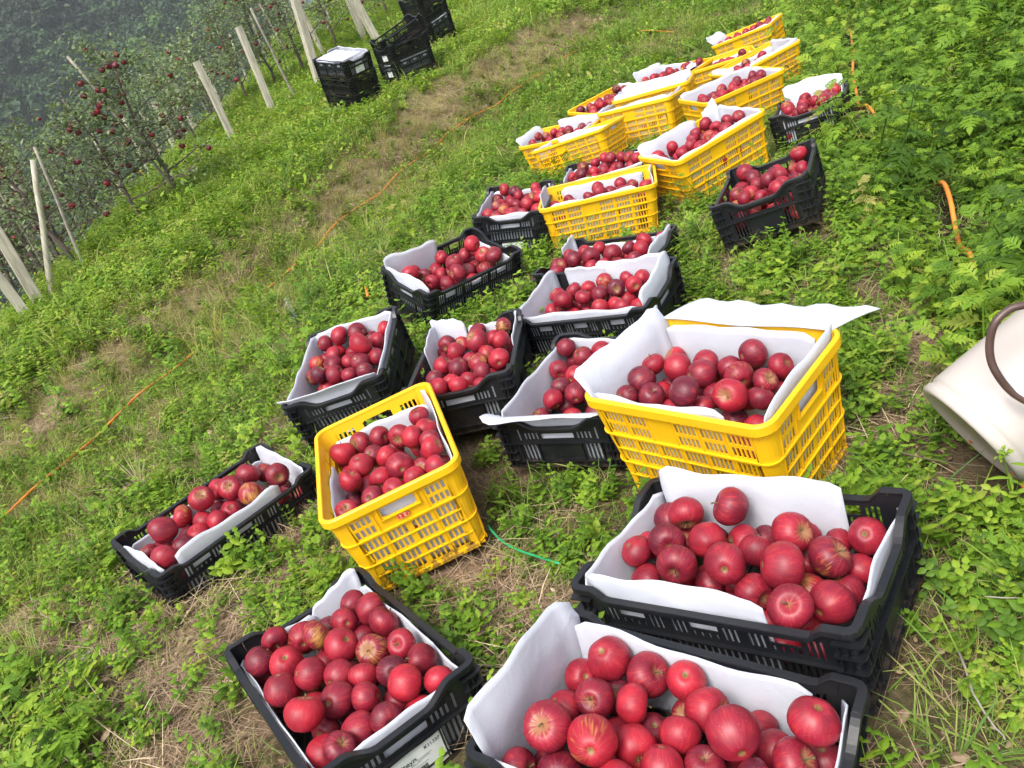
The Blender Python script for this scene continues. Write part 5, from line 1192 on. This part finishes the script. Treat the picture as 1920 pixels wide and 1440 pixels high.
me = mesh_from('seed_head_plant', b.V, b.F, mat2(M_WEED)); leaf_attr(me, b.L); me.attributes.new('tint', 'FLOAT', 'POINT').data.foreach_set('value', np.full(len(b.V), .7, dtype=np.float32)); o = obj('seed_head_plant', me); o.location = p; tag(o, 'plant with a round green seed head in front of the white drum', 'plant')
# ---------------------------------------------------------------- posts
def post(base, top, wd, name, label, mat, group, square=True):
    mb = MB(); d = (top-base); base = base-d.normalized()*.25; n = 6
    if square:
        sx = Vector((math.cos(.5), math.sin(.5), 0)); sy = Vector((-math.sin(.5), math.cos(.5), 0)); V = []; F = []
        for i in range(n+1):
            c_ = base+(top-base)*(i/n)+sx*random.uniform(-.003, .003)
            V += [c_+sx*a*wd/2+sy*b_*wd/2 for a, b_ in ((-1, -.9), (-.9, -1), (.9, -1), (1, -.9), (1, .9), (.9, 1), (-.9, 1), (-1, .9))]
        for i in range(n):
            for k in range(8): F.append((i*8+k, i*8+(k+1) % 8, (i+1)*8+(k+1) % 8, (i+1)*8+k))
        F.append(tuple(range(n*8, n*8+8))); mb.add(V, F)
    else:
        pts = [base+(top-base)*(i/n)+Vector((random.uniform(-.008, .008), random.uniform(-.008, .008), 0)) for i in range(n+1)]; mb.tube(pts, [wd/2*(1.1-.3*i/n) for i in range(n+1)], 7)
    o = obj(name, mb.mesh(name, mat, not square)); tag(o, label, 'post' if square else 'pole', group); return o
GP, GC = 'pale concrete posts of the orchard', 'thin weathered poles in the orchard'
# (base px, top px, width, distance or None=on terrain, label)
for (bu, bv, tu, tv, wd, dist, lab) in [
    (78, 575, -15, 420, .085, None, 'pale post at the left edge leaning over a shorter one'), (55, 598, -40, 470, .075, None, 'lower of the two pale posts at the left edge'),
    (441, 268, 368, 115, .075, None, 'pale post with a clear flat top between the big apple tree and the far orchard'), (514, 214, 447, 50, .08, None, 'pale post just left of the lowest black stack in front of the hillside'),
    (602, 170, 541, -40, .11, 13, 'thick pale post right behind the left black stack'), (714, 88, 632, -60, .12, None, 'thickest pale post leaning above the gap between the stacks'),
    (600, 80, 563, 15, .07, 17, 'pale post close beside the thick post behind the left stack'), (360, 225, 323, 155, .09, 17, 'short pale post seen above the big apple tree'),
    (305, 235, 287, 190, .10, 20, 'pale stub post right of the big tree top'), (272, 235, 259, 205, .10, 22, 'pale stub post beside the right-hand side of the big tree'),
    (58, 380, 23, 337, .08, 11, 'pale post sticking out of the grey shrubs on the left'), (685, 75, 645, -20, .10, 17, 'pale post left of the thickest one')]:
    B = ground_at(bu, bv) if dist is None else at_dist(bu, bv, dist); d = math.hypot(B.x, B.y); T = at_dist(tu, tv, d)
    if dist: B.z = min(B.z, hz(B.x, B.y))-.1
    post(B, T, wd, 'concrete_post', lab, M_CONC, GP)
for (bu, bv, tu, tv, wd, dist, lab) in [
    (335, 362, 127, 105, .035, None, 'long leaning pole tied to the big apple tree'), (160, 505, 66, 275, .03, None, 'thin pole at the left crossing the grey shrubs'),
    (150, 490, 0, 262, .03, None, 'thin pole leaning out of the left edge'), (140, 322, 88, 250, .035, 13, 'short thin pole in front of the dark forest'),
    (557, 190, 470, 15, .04, None, 'thin weathered pole between two pale posts left of the black stack'), (425, 105, 405, 50, .035, 20, 'slim pole against the dark hillside'),
    (310, 195, 273, 145, .04, 18, 'slim pole left of the short pale post'), (282, 215, 262, 160, .035, 19, 'slim grey pole above the big tree'), (362, 150, 340, 118, .035, 22, 'tiny pole far down the orchard row'),
    (525, 60, 485, 5, .05, 19, 'slim pole beneath the pale far mountain'), (35, 420, -10, 345, .03, 10, 'thin pole crossing the bottom of the grey shrubs')]:
    B = ground_at(bu, bv) if dist is None else at_dist(bu, bv, dist); d = math.hypot(B.x, B.y); T = at_dist(tu, tv, d*.99)
    if dist: B.z = min(B.z, hz(B.x, B.y))-.1
    post(B, T, wd, 'pole', lab, M_BAMBOO, GC, False)
PX2 = [((98, 560), (62, 300), None), ((45, 400), (20, 345), 12), ((75, 420), (55, 355), 13), ((118, 380), (100, 330), 14), ((15, 505), (-12, 415), 9.5), ((215, 320), (180, 262), 15), ((195, 300), (170, 250), 17), ((250, 270), (228, 215), 18), ((330, 205), (305, 160), 20), ((395, 150), (375, 105), 22), ((450, 120), (430, 65), 23), ((492, 95), (468, 30), 22), ((620, 40), (598, -20), 21), ((505, 125), (490, 80), 24)]
PL2 = ['thin pole at the left with its foot on the green bank', 'pale stake low against the grey shrubs, leftmost of three', 'pale stake low against the grey shrubs, middle of three', 'pale stake low against the grey shrubs, rightmost of three', 'short pole touching the left edge beside the leaning posts', 'small pole left of the big tree crown', 'smaller pole left of the big tree, further down the slope', 'tiny pole just above the big tree crown', 'tiny pole right above the long leaning pole tip', 'tiny pole below the upper wire', 'tiny pole where the wires meet the hillside', 'slim far pole under the pale mountain', 'slim far pole left of the thick post at the top edge', 'faint far pole between the apple tree crowns']
for (b_, t_, dist), lab in zip(PX2, PL2):
    B = (ground_at(*b_) or at_dist(b_[0], b_[1], 8)) if dist is None else at_dist(b_[0], b_[1], dist); d = math.hypot(B.x, B.y); T = at_dist(t_[0], t_[1], d*.99)
    if dist: B.z = min(B.z, hz(B.x, B.y))-.1
    post(B, T, .05 if d < 16 else .07, 'pole', lab, M_CONC, GC, False)
for i, (a, b_) in enumerate([((180, 190, 13), (505, -35, 30)), ((235, 150, 14), (470, -25, 30))]):
    p0, p1 = at_dist(*a), at_dist(*b_); mb = MB(); mb.tube([p0.lerp(p1, t/8)-Vector((0, 0, .5*math.sin(math.pi*t/8))) for t in range(9)], .006, 5)
    tag(obj('wire', mb.mesh('wire', M_WIRE)), ['lower of two dark wires stretched above the orchard', 'upper of two dark wires stretched above the orchard'][i], 'wire', 'wires over the orchard')
# ---------------------------------------------------------------- apple trees
def apple_tree(base, height, spread, seed, leaves, nap, label, near, lean=Vector((0, 0, 0)), leafsize=.05):
    r = random.Random(seed); root = empty('apple_tree', base); tag(root, label, 'apple tree', 'apple trees of the orchard')
    tr = MB(); tips = []; top = Vector((0, 0, height))+lean*height
    trunk = [top*(t/6)+Vector((r.gauss(0, .02), r.gauss(0, .02), 0))*(t > 0) for t in range(7)]; trunk[0].z = -.2
    tr.tube(trunk, [.035*height/2*(1-.8*i/6) for i in range(7)], 7)
    lb = MB(); nb = 16 if near else 12
    for k in range(nb):
        t = .18+.78*k/nb; p = top*t; az = k*2.4+r.uniform(-.4, .4); ln = spread*(1.05-.6*t)*r.uniform(.7, 1.2); pts = [p]; d = Vector((math.cos(az), math.sin(az), r.uniform(.05, .7))).normalized()
        for j in range(5):
            d = (d+Vector((r.gauss(0, .22), r.gauss(0, .22), r.gauss(.02, .18)))).normalized(); pts.append(pts[-1]+d*ln/5)
        lb.tube(pts, [.012*height/2*(1.1-t)*(1-.75*j/5)+.002 for j in range(6)], 5); tips += pts[1:]
        for m in range(3):
            q = pts[r.randint(1, 4)]; d2 = Vector((r.gauss(0, 1), r.gauss(0, 1), r.uniform(-.2, 1.2))).normalized(); e = [q, q+d2*ln*.2, q+d2*ln*.36+Vector((0, 0, .02))]; lb.tube(e, [.004, .003, .0015], 4); tips += e[1:]
    obj('trunk', tr.mesh('trunk', M_BARK, True), root); obj('branches', lb.mesh('branches', M_BARK, True), root)
    b = LB(seed+5)
    for k in range(int(leaves*1.25)):
        q = r.choice(tips)+Vector((r.gauss(0, .05), r.gauss(0, .05), r.gauss(0, .05)))*(spread/.6); s_ = leafsize*r.uniform(.6, 1.2); b.leaf(q, r.uniform(0, 6.28), r.uniform(-.7, .7), s_, s_*.58, r.random(), .25, .8, 2 if not near else 3)
    me = mesh_from('foliage', b.V, b.F, M_TREELEAF); leaf_attr(me, b.L); me.attributes.new('tint', 'FLOAT', 'POINT').data.foreach_set('value', np.full(len(b.V), r.uniform(.35, .6), dtype=np.float32)); obj('foliage', me, root)
    lst = []
    for k in range(nap):
        q = r.choice(tips)+Vector((r.gauss(0, .03), r.gauss(0, .03), -.04)); lst.append((q, r.uniform(.027, .033), min(1, max(0, r.gauss(.75, .2)))))
    for q, rad, tone in lst:
        o = obj('apple', AP_LO[r.randrange(3)], root); o.matrix_local = Matrix.Translation(q) @ Euler((r.uniform(-.5, .5), r.uniform(-.5, .5), r.uniform(0, 6))).to_matrix().to_4x4() @ Matrix.Scale(rad, 4); o.color = (tone, r.choice((0, 0, .3)), r.random(), 1)
    return root
AP_LO = [apple_mesh(14, 9, 40+s) for s in range(3)]
up_l = Vector((0, 0, 0))
TREES = [  # base px, dist(None=terrain), height, spread, leaves, apples, near, label, lean
 (335, 368, None, 1.45, .85, 1900, 34, True, 'big apple tree spreading beside the long leaning pole, hung with many apples', (-.05, 0, 0)),
 (272, 412, None, 1.2, .7, 900, 10, True, 'smaller apple tree just left of the big one', (-.1, 0, 0)),
 (215, 440, 10.2, 1.5, .8, 700, 8, False, 'apple tree down the slope behind the smaller left one', (0, 0, 0)),
 (150, 500, None, 1.35, .5, 420, 6, True, 'sparse apple tree beside the thin pole on the left', (-.15, 0, 0)),
 (60, 480, 9.0, 1.5, .7, 420, 7, False, 'grey thin-leaved apple tree at the left edge with a cluster of red apples', (0, 0, 0)),
 (90, 445, 10.5, 1.5, .8, 600, 6, False, 'grey apple tree in the dim shrubs on the left', (0, 0, 0)),
 (5, 430, 9.5, 1.7, .7, 480, 9, False, 'apple tree cut off by the left edge', (0, 0, 0)),
 (20, 520, 8.0, 1.1, .6, 500, 4, False, 'low tree behind the two leaning posts at the left edge', (0, 0, 0)),
 (430, 262, 13.5, 1.7, .9, 1000, 8, False, 'apple tree around the foot of the flat-topped post', (0, 0, 0)),
 (385, 300, 12.0, 1.3, .8, 800, 6, False, 'apple tree right behind the big one', (0, 0, 0)),
 (480, 225, 14.5, 2.0, .9, 1000, 10, False, 'apple tree between the two clear pale posts', (0, 0, 0)),
 (530, 190, 15.0, 2.2, .9, 1100, 12, False, 'apple tree left of the left black stack', (0, 0, 0)),
 (578, 150, 15.5, 2.3, 1.0, 1100, 12, False, 'apple tree directly behind the left black stack', (0, 0, 0)),
 (640, 110, 17.0, 2.4, 1.0, 1200, 14, False, 'apple tree between the two thick posts behind the stacks', (0, 0, 0)),
 (600, 110, 19.0, 2.6, 1.1, 1100, 12, False, 'taller apple tree behind the thick post', (0, 0, 0)),
 (690, 72, 18.5, 2.5, 1.0, 1200, 16, False, 'apple tree above the left black stack near the thickest post', (0, 0, 0)),
 (735, 45, 20.5, 2.5, 1.0, 1100, 12, False, 'apple tree left of the tallest black stack', (0, 0, 0)),
 (350, 262, 16.0, 2.0, .9, 800, 4, False, 'faint apple tree above the big tree to the right', (0, 0, 0)),
 (300, 300, 14.0, 1.6, .9, 800, 4, False, 'faint apple tree peeking over the big tree', (0, 0, 0)),
 (540, 120, 20.0, 2.6, 1.1, 1000, 8, False, 'far apple tree under the near green hill', (0, 0, 0)),
 (460, 170, 19.0, 2.4, 1.1, 900, 5, False, 'far apple tree behind the pale post against the forest', (0, 0, 0)),
 (130, 400, 14.0, 1.8, 1.0, 700, 2, False, 'dim apple tree low against the forest on the left', (0, 0, 0)),
 (40, 415, 15.0, 1.8, 1.0, 700, 1, False, 'dim bush-like tree low at far left', (0, 0, 0))]
EX = [(20, 300, 12, 1.6, .8, 600, 6), (120, 470, 11.5, 1.3, .7, 600, 5), (180, 430, 12.5, 1.5, .8, 600, 5), (235, 380, 13, 1.5, .8, 600, 4), (30, 460, 11, 1.4, .7, 500, 4), (410, 240, 17, 1.8, .9, 700, 5), (505, 160, 22, 2.4, 1.1, 800, 4), (620, 60, 23, 2.6, 1.1, 900, 8), (670, 40, 25, 2.6, 1.1, 900, 8), (560, 70, 25, 2.6, 1.1, 800, 4)]
EXL = ['apple tree at the left edge above the cluster of leaning poles', 'low grey apple tree left of the long thin pole', 'grey apple tree half hidden behind the long thin pole', 'grey apple tree between the big tree and the long thin pole', 'lowest grey apple tree beside the left edge', 'apple tree behind the flat-topped post', 'hazy apple tree against the forest left of the far poles', 'hazy apple tree high between the thick posts', 'hazy apple tree at the top edge right of the thick posts', 'hazy apple tree at the top edge left of the thick post']
TREES += [e_+(False, l_, (0, 0, 0)) for e_, l_ in zip(EX, EXL)]
for i, (u, v, dist, hgt, sp, nl, na_, nr, lab, lean) in enumerate(TREES):
    if dist is None: B = ground_at(u, v)
    else:
        B = at_dist(u, v, dist); g_ = hz(B.x, B.y); top = B.z+hgt*.85; B.z = g_; hgt = max(1.1, min(top-g_, 3.6)) if top > g_ else hgt
    apple_tree(B, hgt, sp, 30+i, nl, na_, lab, nr, Vector(lean), .05 if nr else .065)
# ---------------------------------------------------------------- forested hillside, distant mountain
def az_of(u, v): r = ray(u, v); return math.atan2(r.x, r.y), math.atan2(r.z, math.hypot(r.x, r.y))
AZ_RIDGE = az_of(470, 5)[0]
RP = [(-200, 0, .22), (0, -160, 0), (300, -60, 0), (400, -22, 0), (432, -2, 0), (455, 10, 0), (480, 24, 0), (510, 50, 0), (560, 90, 0), (640, 140, 0)]
RA = [az_of(u, v)[0] for u, v, q in RP]; RE = [az_of(u, v)[1]+q for u, v, q in RP]
def hill_h(az, d):
    az = np.asarray(az, float); d = np.asarray(d, float)
    x = d*np.sin(az); y = d*np.cos(az)
    z = -75+(d-110)*.55
    g_ = 9*np.sin(az*26+.012*d+.7)+6*np.sin(az*51-.02*d)+3*np.sin(.08*x+.05*y)
    z = z+g_*np.clip((d-120)/200, 0, 1)
    el = np.interp(az, RA, RE); cap = np.minimum(CAM_Z+d*np.tan(el)-6, 170)
    return np.where(z > cap, cap+(z-cap)*.02, z)
def polar_sheet(name, hf, a0, a1, na_, d0, d1, nd, mat):
    aa = np.linspace(a0, a1, na_); dd = np.geomspace(d0, d1, nd); A_, D_ = np.meshgrid(aa, dd); Z_ = hf(A_, D_)
    V = np.stack([(D_*np.sin(A_)).ravel(), (D_*np.cos(A_)).ravel(), Z_.ravel()], 1); i0 = (np.arange(nd-1)[:, None]*na_+np.arange(na_-1)[None]).ravel(); F = np.stack([i0, i0+1, i0+na_+1, i0+na_], 1)
    me = mesh_from(name, V.tolist(), F.tolist(), mat, True); return me
M_HILL = simple('forest_floor', (.012, .024, .012), .95, .4, .05); M_FAR = simple('far_mountain', (.03, .055, .03), .95, .3, .02)
tag(obj('forested_hillside', polar_sheet('forested_hillside', hill_h, -1.5, .5, 160, 100, 620, 120, M_HILL)), 'dark steep hillside across the valley', kind='structure')
tag(obj('distant_mountain', polar_sheet('distant_mountain', lambda a, d: np.minimum(-60+(d-700)*.28, 90)+18*np.sin(a*9+1)+9*np.sin(a*31), -.9, .6, 80, 700, 1500, 40, M_FAR)), 'pale hazy mountain far behind', kind='structure')
crl = bpy.data.collections.new('forest_crown')
for i in range(5):
    b = LB(400+i); r = b.r; nlobe = 9
    lobes = [(Vector((r.gauss(0, .42), r.gauss(0, .42), r.uniform(.2, 1.1))), r.uniform(.28, .5)) for _ in range(nlobe)]
    for c_, rad in lobes:
        for k in range(34):
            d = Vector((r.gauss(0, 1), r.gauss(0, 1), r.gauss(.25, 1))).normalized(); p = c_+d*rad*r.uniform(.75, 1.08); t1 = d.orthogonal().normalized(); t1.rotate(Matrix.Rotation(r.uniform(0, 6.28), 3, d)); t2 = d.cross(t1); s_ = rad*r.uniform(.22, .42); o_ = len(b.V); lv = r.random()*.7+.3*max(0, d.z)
            n1 = d*s_*.25
            for q in (p-t1*s_-n1, p-t2*s_*.7, p+t1*s_-n1, p+t2*s_*.7+n1*.3): b.V.append(tuple(q)); b.L.append(lv)
            b.F.append((o_, o_+1, o_+2, o_+3))
    b.stem([(0, 0, -1.2), (0, 0, .6)], .07, .1); b.done('forest_crown_%d' % i, M_CROWN, crl)
r = np.random.default_rng(5); nT = 44000
azv = r.uniform(-1.0, AZ_RIDGE+.10, nT); dv = np.sqrt(r.uniform(105**2, 520**2, nT)); zv = hill_h(azv, dv); xv, yv = dv*np.sin(azv), dv*np.cos(azv); ok = in_view(xv, yv, zv, 60)
xv, yv, zv, azv, dv = xv[ok], yv[ok], zv[ok], azv[ok], dv[ok]; m = len(xv); print('forest', m)
tint = .38+.34*fast_noise(xv, yv, .022, 81)+r.normal(0, .22, m)+.25*np.clip((230-dv)/90, 0, 1)
scatter('forest', crl, np.stack([xv, yv, zv+1.2], 1), np.stack([r.normal(0, .1, m), r.normal(0, .1, m), r.uniform(0, 6.28, m)], 1), 3.0*r.lognormal(0, .3, m), tint, 5, 'dense dark green forest covering the hillside across the valley')
# nearer scrubby rise behind the orchard
def scrub_h(a, d): return np.interp(a, [AZ_RIDGE+.01, AZ_RIDGE+.06, AZ_RIDGE+.14, AZ_RIDGE+.3, .6], [-30, -7, 1, 7, 12])+(d-70)*.04
n2 = 2600; az2 = r.uniform(AZ_RIDGE-.05, AZ_RIDGE+.30, n2); d2 = r.uniform(60, 100, n2); z2 = scrub_h(az2, d2)-1.5
tag(obj('near_rise', polar_sheet('near_rise', scrub_h, AZ_RIDGE-.1, .6, 40, 56, 108, 10, M_HILL)), 'green scrubby rise behind the orchard rows', kind='structure')
scatter('scrub', crl, np.stack([d2*np.sin(az2), d2*np.cos(az2), z2+1.3], 1), np.stack([0*az2, 0*az2, r.uniform(0, 6.28, n2)], 1), 1.1*r.lognormal(0, .25, n2), .85+r.normal(0, .12, n2), 5, 'bright green scrub on the near rise')
# ---------------------------------------------------------------- haze
HAZE = True
if HAZE:
    mb = MB(); mb.box(-1700, 1400, -60, 1800, -190, 212); m, t, out = new_mat('haze_air'); k = NT(t); pv = k.n('ShaderNodeVolumePrincipled'); pv.inputs['Density'].default_value = .0007; pv.inputs['Color'].default_value = (.80, .86, .92, 1); pv.inputs['Anisotropy'].default_value = .2
    k.l(pv.outputs[0], out.inputs['Volume']); o = obj('haze', mb.mesh('haze', m)); tag(o, 'thin pale haze hanging in the valley air', kind='stuff')
for k_, (e_, _d) in PROTO.items():       # prototypes themselves are not in the scene
    for ch in list(e_.children): bpy.data.objects.remove(ch)
    bpy.data.objects.remove(e_)
